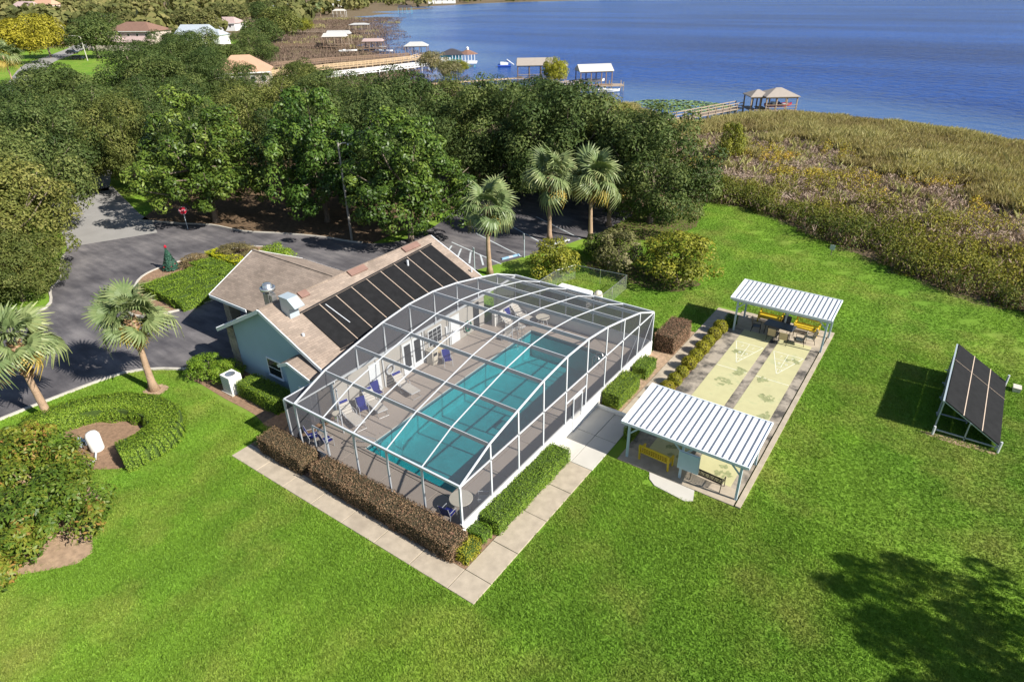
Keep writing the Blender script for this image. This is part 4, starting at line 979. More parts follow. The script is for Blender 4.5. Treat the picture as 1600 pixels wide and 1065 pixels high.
for v in (0,.5,1): MB().bar(sp_(0,v,-.06),sp_(1,v,-.06),.08,.1).build('rack_rail', MAT['grey_metal'], t)
for u in (.01,.25,.5,.75,.99):
    MB().bar(sp_(u,0,-.03),sp_(u,1,-.03),.07,.07).build('rafter', MAT['grey_metal'], t)
    p_ = sp_(u,.02,-.1); q_ = sp_(u,.5,-.1); MB().bar(p_,(p_.x,p_.y,0),.07,.07,(0,1,0)).build('leg', MAT['grey_metal'], t); MB().bar(q_,(q_.x,q_.y,0),.06,.06,(0,1,0)).build('leg', MAT['grey_metal'], t)
    p_ = sp_(u,.98,-.1); MB().bar(p_,(p_.x,p_.y,0),.07,.07,(0,1,0)).build('leg', MAT['grey_metal'], t)
    MB().bar((13.4,p_.y,.18),(16.3,p_.y,.18),.06,.06).build('ground_bar', MAT['grey_metal'], t)
for (u,v,h0,h1) in ((0,1,-.35,.35),(1.0,1,-.2,.55),(-.02,0,-2.2,-1.45)):
    p_ = sp_(u,v); MB().tube([(p_.x,p_.y-.12,max(0,p_.z+h0)),(p_.x,p_.y-.12,p_.z+h1)], .06, 8).build('supply_pipe', MAT['white'], t)
struct('rack_bed', MB().prism(blob(14.6,22.1,1.5,.3,random.Random(3)), -.05, .012), MAT['sand'])
t = thing('valve_box', 'small cream valve box on the grass behind the solar rack', 'valve box', (17.0,29.5,0)); box('case', MAT['cream_plastic'], t, -.18,.18,-.25,.25,0,.25); box('lid', MAT['cream_plastic'], t, -.2,.2,-.27,.27,.252,.29)
t = thing('marker_sign', 'small white marker sign where lawn meets marsh', 'sign', (3.5,46.4,-.1)); box('plate', MAT['white'], t, -.2,.2,-.01,.01,.5,.95); box('post', MAT['wood'], t, -.03,.03,.012,.06,0,.95)
t = thing('chain_link_fence', 'low chain link fence around pool equipment beyond the enclosure', 'fence')
FP = [(-13.3,22.9),(-13.3,27.6),(-12.6,29.4),(-8.2,29.8),(-8.1,27.2),(-8.1,22.9)]
for i in range(len(FP)-1):
    a_, b_ = Vector((*FP[i],0)), Vector((*FP[i+1],0)); n_ = max(1, round((b_-a_).length/1.9))
    MB().add([(a_.x,a_.y,.03),(b_.x,b_.y,.03),(b_.x,b_.y,1.2),(a_.x,a_.y,1.2)],[(0,1,2,3)]).build('mesh_panel', MAT['chain'], t)
    MB().tube([(a_.x,a_.y,1.22),(b_.x,b_.y,1.22)], .022, 6).build('top_rail', MAT['galv'], t)
    for k in range(n_): q_ = a_.lerp(b_, k/n_); MB().tube([(q_.x,q_.y,0),(q_.x,q_.y,1.26)], .028, 6).build('post', MAT['galv'], t)
t = thing('equipment_cover', 'white pool equipment cover inside the chain link fence', 'cover', (-10.6,25.6,0)); MB().prismY([(-1.5,0),(1.5,0),(1.5,.85),(1.3,1.0),(-1.3,1.0),(-1.5,.85)],-.6,.6).build('shell', MAT['white_wall'], t); box('plinth', MAT['curb'], t, -1.6,1.6,-.7,.7,-.05,.03)
t = thing('pool_filter', 'cream pool filter tank inside the chain link fence', 'filter', (-8.75,26.2,0)); MB().lathe([(.3,.1),(.34,.3),(.34,.85),(.25,1.05),(.08,1.15)],16).build('tank', MAT['cream_plastic'], t, True); MB().tube([(.3,0,.35),(.7,0,.35),(.7,0,.05)],.05,8).build('pipe', MAT['white'], t)
# irrigation pump in the U-shaped hedge
t = thing('pressure_tank', 'white pressure tank in the mulch of the U-shaped hedge', 'tank', (-22.3,-3.7,0)); MB().lathe([(.30,.0),(.34,.1),(.34,.95),(.25,1.12),(.08,1.18)],18).build('tank', MAT['white_wall'], t, True); MB().tube([(.3,-.2,.12),(.9,-.5,.12),(.9,-.9,.02)],.05,8).build('pipe', MAT['white'], t)
t = thing('irrigation_pump', 'grey irrigation pump beside the white pressure tank', 'pump', (-23.3,-4.0,0)); MB().tube([(-.3,0,.25),(.25,0,.25)],.2,12).build('motor', MAT['grey_metal'], t); MB().lathe([(.18,.0),(.22,.3),(.12,.5)],12,(.4,.1)).build('housing', MAT['galv'], t); MB().tube([(.4,.1,.5),(.4,.5,.5),(.4,.5,.02)],.045,8).build('pipe', MAT['white'], t)
t = thing('pipe_riser', 'white bent pipe riser near the U-shaped hedge', 'pipe', (-21.2,-2.6,0)); MB().tube([(0,0,0),(0,0,.45),(.1,-.1,.55),(.35,-.3,.5)],.07,8).build('elbow', MAT['white'], t); MB().lathe([(.11,.12),(.11,.2)],10).build('collar', MAT['white'], t)
# signs and lamp in the lot
def sign(label, x, y, h, rz, plate):
    t = thing('parking_sign', label, 'sign', (x,y,0), rz); MB().bar((0,0,0),(0,0,h),.06,.06,(0,1,0)).build('post', MAT['grey_metal'], t)
    MB().box(-.16,.16,-.05,-.03,h-.5,h).build('plate', MAT[plate], t); return t
sign('slim parking sign post just beyond the clubhouse gable', -20.35, 26.0, 2.2, R(-30), 'trim')
sign('white parking sign standing behind the round bush', -18.7, 31.0, 2.2, R(-30), 'white'); 
t = thing('stop_sign', 'red octagonal stop sign by the drive under the magnolia', 'sign', (-51.6,18.7,0), R(64)); MB().bar((0,0,0),(0,0,2.1),.07,.07,(0,1,0)).build('post', MAT['grey_metal'], t)
o8 = [(.38*math.cos(math.pi/8+k*math.pi/4), 1.95+.38*math.sin(math.pi/8+k*math.pi/4)) for k in range(8)]
MB().prismY(o8,-.06,-.04).build('plate', MAT['red'], t); MB().prismY([(x*1.08,(z-1.95)*1.08+1.95) for x,z in o8],-.04,-.035).build('rim', MAT['white'], t)
cu = bpy.data.curves.new('lettering','FONT'); cu.body = 'STOP'; cu.size = .26; cu.align_x = 'CENTER'; cu.align_y = 'CENTER'; o = text_obj('lettering', cu, MAT['white'], t); o.location = (0,-.064,1.95); o.rotation_euler = (R(90),0,0)
MAT['lamp_grey'] = mat('aged_grey_pole', (.27,.25,.22), .8)
t = thing('lamp_post', 'pale lamp post rising between the two right magnolias', 'lamp post', (-35.0,25.6,0))
MB().tube([(0,0,0),(0,0,9.1)],[.12,.08],10).build('pole', MAT['lamp_grey'], t); MB().tube([(0,0,8.9),(.35,.2,9.1),(.8,.45,9.1)],.05,6).build('arm', MAT['curb'], t); MB().lathe([(.05,9.2),(.22,9.1),(.26,8.95),(.1,8.9)],12,(.95,.53)).build('lamp_head', MAT['white'], t)

# ------------------------------------------------------------------ vegetation
def unit(v): return v/np.maximum(np.linalg.norm(v, axis=-1, keepdims=True), 1e-9)
def leaf_quads(rng, C, Nm, L, W, fold=.25):
    n = len(C); Nm = unit(Nm); T = unit(np.cross(Nm, rng.normal(size=(n,3)))); B = np.cross(Nm, T)
    s = rng.uniform(.7, 1.3, (n,1)); l = L*s*.5; w = W*s*.5
    V = np.stack([C-T*l, C+B*w+Nm*w*fold, C+T*l, C-B*w+Nm*w*fold], 1).reshape(-1,3)
    return V, np.arange(4*n).reshape(n,4)
def crown_mesh(name, seed, Rr, H, z0, nc, nl, leaf, asp=.5, clump=.27, shape='round', up_bias=.35, fill=.25):
    rng = np.random.default_rng(seed); cz = z0+(H-z0)*(.42 if shape == 'round' else .34); hu = H-cz; hd = cz-z0
    d = unit(rng.normal(size=(nc*3,3))); d = d[d[:,2] > -.75][:nc]; n = len(d)
    rf = np.where(rng.random(n) < fill, rng.uniform(.3,.7,n), rng.uniform(.74,1.0,n))
    ph = rng.uniform(0, 6.28, 4); az = np.arctan2(d[:,1], d[:,0])
    wob = 1+.13*np.sin(2*az+ph[0])+.09*np.sin(3*az+ph[1]+2*d[:,2])+.06*np.sin(5*az+ph[2])
    hgt = np.where(d[:,2] > 0, hu, hd)
    if shape == 'cone': lat = Rr*np.where(d[:,2] > 0, (1-d[:,2]**1.4*.15), 1.0)
    else: lat = np.full(n, Rr)
    rc = clump*Rr*rng.uniform(.65,1.35,n)
    C = np.column_stack([d[:,0]*lat*wob*rf, d[:,1]*lat*wob*rf, cz+d[:,2]*hgt*rf]); C[:,:2] *= (1-rc/Rr*.55)[:,None]; C[:,2] -= rc*.35*(d[:,2]>0)
    cr_ = rng.random(n)
    ci = np.repeat(np.arange(n), nl); m_ = len(ci)
    ld = unit(rng.normal(size=(m_,3))+np.array([0,0,.45])+d[ci]*.35)
    P = C[ci]+ld*(rc[ci]*(.62+.45*np.sqrt(rng.random(m_))))[:,None]*np.array([1,1,.8])
    Nm = ld*.85+np.array([0,0,up_bias])+rng.normal(size=(m_,3))*.36
    V, F = leaf_quads(rng, P, Nm, leaf, leaf*asp)
    rnd = np.clip(.5*cr_[ci]+.45*rng.random(m_)+.05, 0, 1)
    return fast_mesh(name, V, F, rnd), C
def trunk_mesh(name, seed, H, z0, C, r=.26, limbs=16):
    rg = random.Random(seed); mb = MB(); top = z0+(H-z0)*.45
    mb.tube([(0,0,-.1),(.05,0,.4),(rg.uniform(-.15,.15),rg.uniform(-.15,.15),top*.6),(rg.uniform(-.3,.3),rg.uniform(-.3,.3),top)], [r*1.5,r*1.05,r*.8,r*.5], 9)
    for k in range(limbs):
        c = C[rg.randrange(len(C))]; s = Vector((0,0,top*rg.uniform(.45,.95))); e = Vector((c[0]*1.16, c[1]*1.16, c[2]+(.9 if k % 2 else .2)*H/12)); 
        mid = s.lerp(e,.5)+Vector((0,0,-.06*e.length)); mb.tube([s, mid, e], [r*.45,r*.28,r*.08], 6)
    return mb.mesh(name, True)
PROTO = {}
def proto(key, seed, Rr, H, z0, nc, nl, leaf, **kw):
    r = kw.pop('r', .28); me, C = crown_mesh('crown_'+key, seed, Rr, H, z0, nc, nl, leaf, **kw); tm = trunk_mesh('trunk_'+key, seed, H, z0, C, r)
    tm.materials.append(MAT['bark']); PROTO[key] = (me, tm, Rr, H)
for i in range(3): proto('oak%d'%i, 20+i, 7, 12.5, 1.8, 84, 300, .33, asp=.42, clump=.235, up_bias=.22)
for i in range(3): proto('mag%d'%i, 40+i, 6, 13, 1.2, 150, 150, .34, asp=.5, clump=.155, shape='cone', up_bias=.45, fill=.3)
for i in range(2): proto('mid%d'%i, 60+i, 8, 12, 2.0, 70, 110, .62, asp=.5, clump=.27)
for i in range(2): proto('low%d'%i, 70+i, 9, 12, 1.0, 45, 60, 1.2, asp=.6, clump=.3)
for i in range(2): proto('skirt%d'%i, 90+i, 6.5, 11, .3, 105, 250, .32, asp=.42, clump=.225, up_bias=.22)
for i in range(2): proto('bush%d'%i, 80+i, 2.4, 3.4, .3, 60, 90, .20, asp=.5, clump=.25, r=.09)
for q in PROTO.values(): q[0].materials.append(None)
def tree(label, x, y, h, r, key, fol, rz=0, name='oak_tree', cat='tree', group=None, z=0):
    me, tm, R0, H0 = PROTO[key]
    t = thing(name, label, cat, (x,y,z), rz, group); t.scale = (r/R0, r/R0, h/H0)
    c = ob('crown', me, None, t); c.material_slots[0].link = 'OBJECT'; c.material_slots[0].material = FOL[fol]
    ob('trunk', tm, None, t); return t
# magnolias along the lot
tree('leftmost glossy magnolia, beside the stop sign', -51.0, 21.5, 13.2, 6.2, 'mag0', 'mag', .3, 'magnolia_tree', group='magnolias along the drive')
tree('middle glossy magnolia, left of the lamp post', -41.3, 28.0, 13.9, 5.7, 'mag1', 'mag', 1.2, 'magnolia_tree', group='magnolias along the drive')
tree('big glossy magnolia overhanging the clubhouse roof, right of the lamp post', -29.9, 28.4, 12.6, 5.9, 'mag2', 'mag', 2.2, 'magnolia_tree', group='magnolias along the drive')
# oaks between the lot and the lake
OAKS = [('broad olive oak directly behind the left one of the paired palms',-24.5,47,12.6,7.6,4,'oak'),('rightmost dark oak, bordering the open lawn',-13.4,45.6,11.4,6.5,3,'oak'),
 ('olive oak below the white pier, behind the middle magnolia',-43.5,43.5,13.0,7.6,2,'oak'),('oak behind the rightmost one, below the pier boathouse',-26,56,10.6,6.2,1,'oak_y'),
 ('oak just right of the big magnolia, top below the blue boathouse',-33.5,46,12.8,6.8,3,'oak'),('brownish olive tree between the left and middle magnolias',-59,33,11.5,5.0,1,'oak_y'),
 ('olive oak behind the lamp post and big magnolia',-40,36.5,12.6,6.2,1,'oak'),('oak below the orange leaved shrub by the tan boathouse',-33,57,11.2,6.8,2,'oak'),
 ('low oak filling the gap right of the two paired palms',-18.5,49,10,5.4,4,'oak'),('oak behind the leftmost magnolia, top left of the peach roof',-70,42,11,7,0,'oak_y'),
 ('near left oak overhanging the drive curb',-53.5,4.2,9.8,6.0,4,'oak_y'),('left oak with yellow-green crown at the photo edge',-56,-6.5,9.6,6.4,2,'oak_y'),
 ('dark left oak shading the pale street apron',-61,8.0,11.6,6.3,1,'oak'),('dark oak at the left edge behind the yellow-green one',-70,-2,12.2,7.2,0,'oak'),
 ('light olive tree with a bare pale trunk above the apron',-70.5,23.5,11.2,5.2,2,'oak_y'),('oak at the far left, just right of the far palm',-88,14,11.5,7.5,1,'oak'),
 ('wide dark oak below the two street lamps',-104,31,12.2,8.8,2,'oak'),('dark oak below the brown roofed house',-112,48,13.8,8.6,0,'oak'),
 ('oak left of the peach roofed house, below the grey roof',-104,46.5,11.8,7.6,1,'oak'),('dark oak between the brown house and the long brown pier',-139,72,13,8.2,2,'oak'),
 ('oak behind the light olive tree, above the street apron',-84,36,11,7,0,'oak'),('oak right below the grey roofed house',-150,76,12,7,1,'oak'),('oak tucked left of the wide dark oak, below the street',-118,24,9.0,7,0,'oak'),
 ('oak on the left edge above the yellow-green crown',-78,8,11.8,7.0,2,'oak_y'),
 ('lowest left oak, its crown brushing the drive curb',-49.5,-.8,9.0,6.0,3,'oak_y'),('olive oak between the apron and the left edge',-57.5,1.0,10.4,5.6,0,'oak'),
 ('oak behind the street apron, left of the pale trunk',-73,15.5,12,6.4,1,'oak'),('oak behind the pale trunked tree, toward the street',-82,24,11.6,7,0,'oak'),
 ('oak at the left edge, between dark oak and far palm',-92,2,11.5,8,1,'oak_y'),('oak left of the side street',-96,20,11,7.5,2,'oak'),
 ('oak behind the leftmost magnolia',-63,27,10.5,5.4,0,'oak'),('oak behind the gap between the left two magnolias',-52,36,11.6,6.2,2,'oak'),
 ('olive oak right of the peach roofed house',-93,67,10,6,2,'oak_y'),('oak in front of the long brown pier landing',-78,62,10,7.5,1,'oak'),('oak below the white pier, right of the peach roof',-64,58,10.5,7.2,0,'oak'),
 ('oak above the middle magnolia, below the white pier railing',-52,60,10.5,7,1,'oak_y'),('oak below the turquoise boathouse',-45,68,10,7,0,'oak'),('low oak in front, skirting the drive curb at the left edge',-46.2,-1.6,6.6,4.2,4,'oak_y'),('wide oak left of the side street, below the far palm',-126,20,12,9,0,'oak'),('oak beyond the side street, below the street lamps',-140,44,9.2,8,1,'oak'),('oak in front of the brown roofed house, left side',-175,87,12,8.5,2,'oak'),('oak in front of the brown roofed house, right side',-176,96,12.5,9.5,0,'oak'),('oak in front of the grey roofed house',-172,112,11.5,8.5,1,'oak'),('oak below the yellow trees at the left edge',-158,30,10,8,2,'oak_y'),('small leafy oak on the curb, nearest the leftmost palm',-46.6,2.0,5.8,3.6,3,'oak_y'),('oak hiding the left corner of the peach roofed house',-113,61.5,11.5,6.2,2,'oak'),('oak before the right half of the peach roofed house',-104,62.5,9.6,5.6,1,'oak'),('oak below the tan gable boathouse',-42,74,9,6.2,1,'oak_y')]
for i, (lb,x,y,h,r,k,f) in enumerate(OAKS): tree(lb, x, y, h, r, ('oak%d'%k) if k < 3 else 'skirt%d'%(k-3), f, i*1.37, group='oaks around the lot')
# tree outside the frame whose shadow crosses the lawn
tree('tree beyond the right edge of the photo, shading the lower right lawn', 29.5, 10.6, 14.0, 4.3, 'mag1', 'mag', .4, 'magnolia_tree')
tree('smaller unseen tree added to thicken the shadow on the lower right lawn', 28.5, 6.2, 11.0, 4.0, 'mag0', 'mag', 2.4, 'magnolia_tree')  # second unseen tree, added to make the lawn shadow denser
MIDT = [('bright yellow tree at the left edge above the far palm',-262,80,14,11.5,0,'lemon'),('yellow tree right of the brightest one, near the street bend',-282,100,15.5,9.5,1,'lemon'),('grey-green tree behind the nearer street lamp',-262,108,13.5,10.5,0,'oak'),
 ('round dark green tree in front of the white roofed house',-345,150,14,9.5,1,'oak'),('yellow-green tree behind the two yellow ones',-330,108,13,11,1,'lemon'),('grey brown tree right of the grey roofed house',-262,190,15,11,0,'oak_y'),
 ('tree at the shore end of the brown marsh, dark crown',-232,158,12,8.5,1,'oak'),('light green round tree on the marsh edge',-300,232,8,6,0,'bush'),('dark shrubby tree right of the peach roof corner',-109,80,8,4.5,1,'oak'),('small orange leaved tree beside the tan boathouse',-72,122,6.8,3.4,0,'ball'),
 ('bare russet tree by the end of the white pier',-118,131,6.0,4.0,1,'bush_grey'),('thin bare tree right of the russet one',-103,121,5.0,3.5,0,'bush_grey'),('yellow-green round reed bush before the blue boathouse',-112,134,3.6,4.4,1,'bush'),
 ('big tree at the top left corner',-420,120,15,14,0,'oak'),('dark tree left of the white house',-400,170,13,12,1,'oak'),('tree behind the brown house, right of centre',-330,190,14,13,0,'far'),('tree behind the brown house, left of centre',-380,185,13,12,1,'far'),
 ('tall tree behind the grey roofed house',-400,255,15,14,0,'far'),('tree left of the distant palms on the shore',-430,300,15,12,1,'oak'),('bushy tree on the far shore lawn',-380,290,9,8,0,'bush')]
for i, (lb,x,y,h,r,k,f) in enumerate(MIDT): tree(lb, x, y, h, r, 'mid%d'%k, f, i*.9, 'tree', group='neighbourhood trees')
# wood to the horizon: one mass
def wood():
    rng = np.random.default_rng(9); Vs = []; Fs = []; Rn = []; b = 0; cnt = 0
    while cnt < 420:
        t = rng.random(); dist = 380*(9.0**rng.random()); ang = rng.uniform(R(-83), R(-26))
        x, y = CAM.x+dist*math.sin(ang), CAM.y+dist*math.cos(ang)
        p_ = np.array([[x,y]]); dd = lake_d(p_)[0]
        if dd < 55 and x > -560: continue
        if dd < 8 or (x > -320 and y < 260): continue
        if any(math.hypot(x-a_, y-b_) < 26 for a_, b_ in ((-468,210),(-628,466),(-754,668),(-483,277),(-683,280),(-440,190))): continue
        k = 90 if dist < 900 else 45; rr = rng.uniform(8,13)*(1 if dist < 900 else 1.8); hh = rng.uniform(9,14)
        d = unit(rng.normal(size=(k,3))+np.array([0,0,.4])); P = np.array([x,y,hh*.5])+d*np.array([rr,rr,hh*.5])*rng.uniform(.75,1.05,(k,1))
        V, F = leaf_quads(rng, P, d+rng.normal(size=(k,3))*.4, rr*.42, rr*.3); Vs.append(V); Fs.append(F+b); b += len(V); tr_ = rng.random()
        Rn.append(np.clip(.55*tr_+.45*rng.random(k),0,1)); cnt += 1
    return fast_mesh('distant_wood', np.concatenate(Vs), np.concatenate(Fs), np.concatenate(Rn))
tag(ob('distant_wood', wood(), FOL['far']), 'distant wood of mixed trees reaching the horizon', 'wood', kind='stuff')

# bushes near the enclosure
BUSH = [('yellow-green round bush left of the pool fence, under the left palm',-14.4,28.9,3.1,2.2,0,'bush'),('thin greyish bush between two fuller bushes',-10.6,33.0,3.4,2.4,1,'bush_grey'),('largest round golden-green bush, nearest the far pavilion',-5.6,33.6,4.1,3.3,0,'bush'),('small dark bush behind the greyish one',-13.0,34.5,2.3,1.7,1,'oak'),
 ('yellow-green sapling in the marsh near the pier',-15.5,76,5.2,2.2,1,'bush'),('rounded green bush against the drive at the house corner',-23.9,3.85,1.5,1.35,1,'hedge'),('rounded green bush beside the air conditioning unit',-22.75,4.2,1.35,1.1,0,'hedge'),
 ('bright green bush at the entrance roof corner of the island',-35.6,17.6,1.9,1.7,0,'hedge'),('bronze shrub behind the lime row on the island',-39.6,16.4,1.4,2.2,1,'purple'),('second bronze shrub nearer the decorated conifer',-41.6,13.6,1.1,1.4,0,'purple')]
for i, (lb,x,y,h,r,k,f) in enumerate(BUSH): tree(lb, x, y, h, r, 'bush%d'%k, f, i*1.9, 'bush', 'bush', z=ground_z(np.array([[x,y]]))[0])

# clipped hedges: leafy skin over a twig core
MAT['core_green'] = mat('hedge_inner_leaves', (.050,.085,.014), .9, .3, 8, 30, .3)
MAT['core'] = mat('hedge_twigs', (.05,.042,.022), .95, .3, 6, 30, .3)
def hedge_mesh(name, sx, sy, sz, seed, leaf=.068, dens=420, poly=None, rough=.05):
    rng = np.random.default_rng(seed); Ps = []; Ns = []
    faces = [((sx,sy),lambda a,b:(a*sx-sx/2,b*sy-sy/2,sz),(0,0,1)),((sx,sz),lambda a,b:(a*sx-sx/2,-sy/2,b*sz),(0,-1,0)),((sx,sz),lambda a,b:(a*sx-sx/2,sy/2,b*sz),(0,1,0)),((sy,sz),lambda a,b:(-sx/2,a*sy-sy/2,b*sz),(-1,0,0)),((sy,sz),lambda a,b:(sx/2,a*sy-sy/2,b*sz),(1,0,0))]
    for (d0,d1), fn, nr in faces:
        n = int(d0*d1*dens); a_, b_ = rng.random(n), rng.random(n)
        x, y, z = [np.broadcast_to(q, n) for q in fn(a_, b_)]
        Ps.append(np.column_stack([x,y,z])); Ns.append(np.tile(nr, (n,1)))
    P = np.concatenate(Ps); Nm = np.concatenate(Ns).astype(float)
    # round the corners a little, undulate
    hw = np.array([sx/2,sy/2]); k = .14
    q = np.abs(P[:,:2])-(hw-k); out = np.maximum(q,0); over = np.hypot(*out.T); f = np.where(over > k, k/np.maximum(over,1e-6), 1)
    P[:,:2] = np.sign(P[:,:2])*(np.minimum(np.abs(P[:,:2]), hw-k)+out*f[:,None])
    lump = np.sin(P[:,0]*2.3+seed)*np.cos(P[:,1]*2.9+seed*2)*.6+np.sin(P[:,0]*5.1+P[:,2]*4+seed)*.4
    P += Nm*(rough*lump)[:,None]+Nm*rng.uniform(-.05,.035,(len(P),1)); P[:,2] = np.maximum(P[:,2], .02)
    Nm = Nm*.8+rng.normal(size=P.shape)*.5+np.array([0,0,.25])
    V, F = leaf_quads(rng, P, Nm, leaf, leaf*.6)
    rn = np.clip(.3*(lump*.5+.5)+.65*rng.random(len(P)),0,1)
    return fast_mesh(name, V, F, rn)
def hedge(label, x0, x1, y0, y1, h, fol, seed, group=None, name='clipped_hedge', **kw):
    sx, sy = x1-x0, y1-y0; t = thing(name, label, 'hedge', ((x0+x1)/2,(y0+y1)/2,.01), 0, group)
    ob('foliage', hedge_mesh('foliage', sx, sy, h, seed, **kw), FOL[fol], t); i_ = .07
    box('stems', MAT['core' if fol == 'maroon' else 'core_green'], t, -sx/2+i_,sx/2-i_,-sy/2+i_,sy/2-i_,0,h-i_); return t
hedge('short maroon clipped hedge at the front walk, left of the gap', -15.0,-11.6,1.0,2.2,1.0,'maroon',1)
hedge('long maroon clipped hedge along the front of the enclosure', -10.85,-1.95,1.0,2.2,1.0,'maroon',2)
hedge('long green clipped hedge along the side walk by the entry pad', -2.32,-1.22,3.35,9.45,.82,'hedge',3)
hedge('small green cube hedge at the corner, behind the leafy bush', -2.4,-1.5,2.55,3.25,.55,'hedge',4)
hedge('leafy yellow-green bush at the walk corner, end of the maroon hedge', -2.05,-1.4,1.3,2.4,.6,'ball',5, rough=.1)
hedge('green box hedge between the entry pad and a smaller box hedge', -2.32,-1.2,14.75,17.6,.95,'hedge',6)
hedge('smaller green box hedge beside the bare sandy bed', -2.25,-1.3,18.5,20.2,.75,'hedge',7)
hedge('dark brown clipped hedge at the far corner of the enclosure', -2.5,-1.1,22.2,25.2,1.25,'maroon',8)
hedge('green clipped box hedge against the blue gable wall', -20.6,-16.9,3.55,4.9,.95,'hedge',9)
hedge('low wide green hedge sloping across the entrance island', -40.0,-33.9,7.9,12.6,.8,'hedge',10, dens=260, leaf=.10, rough=.12)
hedge('second low green hedge mass at the island centre', -41.0,-34.2,12.7,14.6,.8,'hedge',11, dens=260, leaf=.10, rough=.12)
hedge('lime yellow row of shrubs on the entrance island', -41.8,-36.6,14.7,15.9,.95,'yellow',12, dens=280, leaf=.10, rough=.14)
hedge('small hedge under the near pavilion beside the walk', .1,.6,12.6,13.7,.7,'hedge',13)
# U-shaped low hedge around the pump
t = thing('curved_hedge', 'low U-shaped green hedge around the white pressure tank', 'hedge', (0,0,0))
arm = smooth_poly([(-26.6,-5.2),(-26.3,-3.2),(-25.2,-1.6),(-23.6,-.6),(-21.8,-.35),(-20.4,-1.0),(-19.9,-2.3),(-20.1,-3.5)], 5)
rngh = np.random.default_rng(77); A_ = np.array(arm); Ps = []; Ns = []
for i in range(len(A_)-1):
    n_ = int(np.hypot(*(A_[i+1]-A_[i]))*2200); tt = rngh.random((n_,1)); c_ = A_[i]+(A_[i+1]-A_[i])*tt; dv_ = (A_[i+1]-A_[i])/np.hypot(*(A_[i+1]-A_[i])); nn = np.array([-dv_[1], dv_[0]])
    th = rngh.uniform(0, math.pi, n_); w_, h_ = 1.0, .85
    Ps.append(np.column_stack([c_+nn*(np.cos(th)*w_)[:,None]*(1+.1*np.sin(c_[:,:1]*4)), np.maximum(.03, np.minimum(np.sin(th)*h_*1.5, h_)+rngh.uniform(-.05,.05,n_))])); Ns.append(np.column_stack([nn*np.cos(th)[:,None], np.sin(th)]))
P_ = np.concatenate(Ps); N_ = np.concatenate(Ns)+rngh.normal(size=P_.shape)*.5
V, F = leaf_quads(rngh, P_, N_, .075, .045); ob('foliage', fast_mesh('foliage', V, F, rngh.random(len(P_))), FOL['hedge'], t)
mb = MB(); ribbon(mb, arm, 1.7, 0, .72); mb.build('stems', MAT['core_green'], t)
# golden balls beside the court
for i in range(10):
    y = 16.7+i*1.13; s = (.42,.46,.44,.4,.47,.45,.48,.43,.47,.5)[i]
    pl = ('nearest to','second from','third from','fourth from','fifth from','sixth from','seventh from','eighth from','ninth from','tenth from')[i]
    t = thing('ball_shrub', 'golden ball shrub beside the court, %s the near pavilion' % pl, 'shrub', (.34,y,.02), i*.8, 'golden ball shrubs along the court walk')
    if i == 0 or 'BALL' not in globals():
        rb = np.random.default_rng(5); d_ = unit(rb.normal(size=(1500,3))); V, F = leaf_quads(rb, d_*np.array([1,1,.95])*rb.uniform(.86,1.06,(1500,1))+np.array([0,0,.9]), d_+rb.normal(size=(1500,3))*.5, .17, .1)
        BALL = fast_mesh('foliage', V, F, np.clip(.25+.3*d_[:,2]*0+.75*rb.random(1500)-.1,0,1)); BALL.materials.append(FOL['ball'])
        BCORE = MB().lathe([(.2,.05),(.7,.35),(.84,.9),(.6,1.45),(.1,1.7)],10).mesh('stems', True); BCORE.materials.append(MAT['core'])
    t.scale = (s,s,s*1.02); ob('foliage', BALL, None, t); ob('stems', BCORE, None, t)
hedge('dark green shrub at the far end of the golden row, under the pavilion edge', .25,1.0,27.9,28.8,.75,'hedge',14, rough=.1)
# croton mass at lower left
def croton(label, x, y, r, h, seed, dens=1.0):
    me, C = crown_mesh('foliage', seed, r, h, .1, int(46*dens), 210, .21, asp=.42, clump=.23, up_bias=.5, fill=.2)
    t = thing('croton_shrub', label, 'shrub', (x,y,.01), 0); ob('foliage', me, FOL['croton'], t)
    mb = MB(); rg = random.Random(seed)
    for k in range(16): c = C[rg.randrange(len(C))]; mb.tube([(rg.uniform(-.5,.5),rg.uniform(-.5,.5),0),(c[0]*.6,c[1]*.6,c[2]*.6),tuple(c*np.array([1.04,1.04,1.03]))],[.05,.035,.015],5)
    mb.build('stems', MAT['palm_bark'], t)
croton('large red tipped croton shrub at the lower left, right half of the mass', -17.9,-7.5,2.7,2.4,101)
croton('red tipped croton shrub behind, nearest the U-shaped hedge', -21.6,-7.0,2.9,2.3,102)
croton('croton shrub at the left photo edge', -17.6,-10.3,2.3,2.0,103)
croton('croton shrub at the left photo edge, nearest the leaning palm', -24.6,-6.8,2.4,2.0,104,.8)
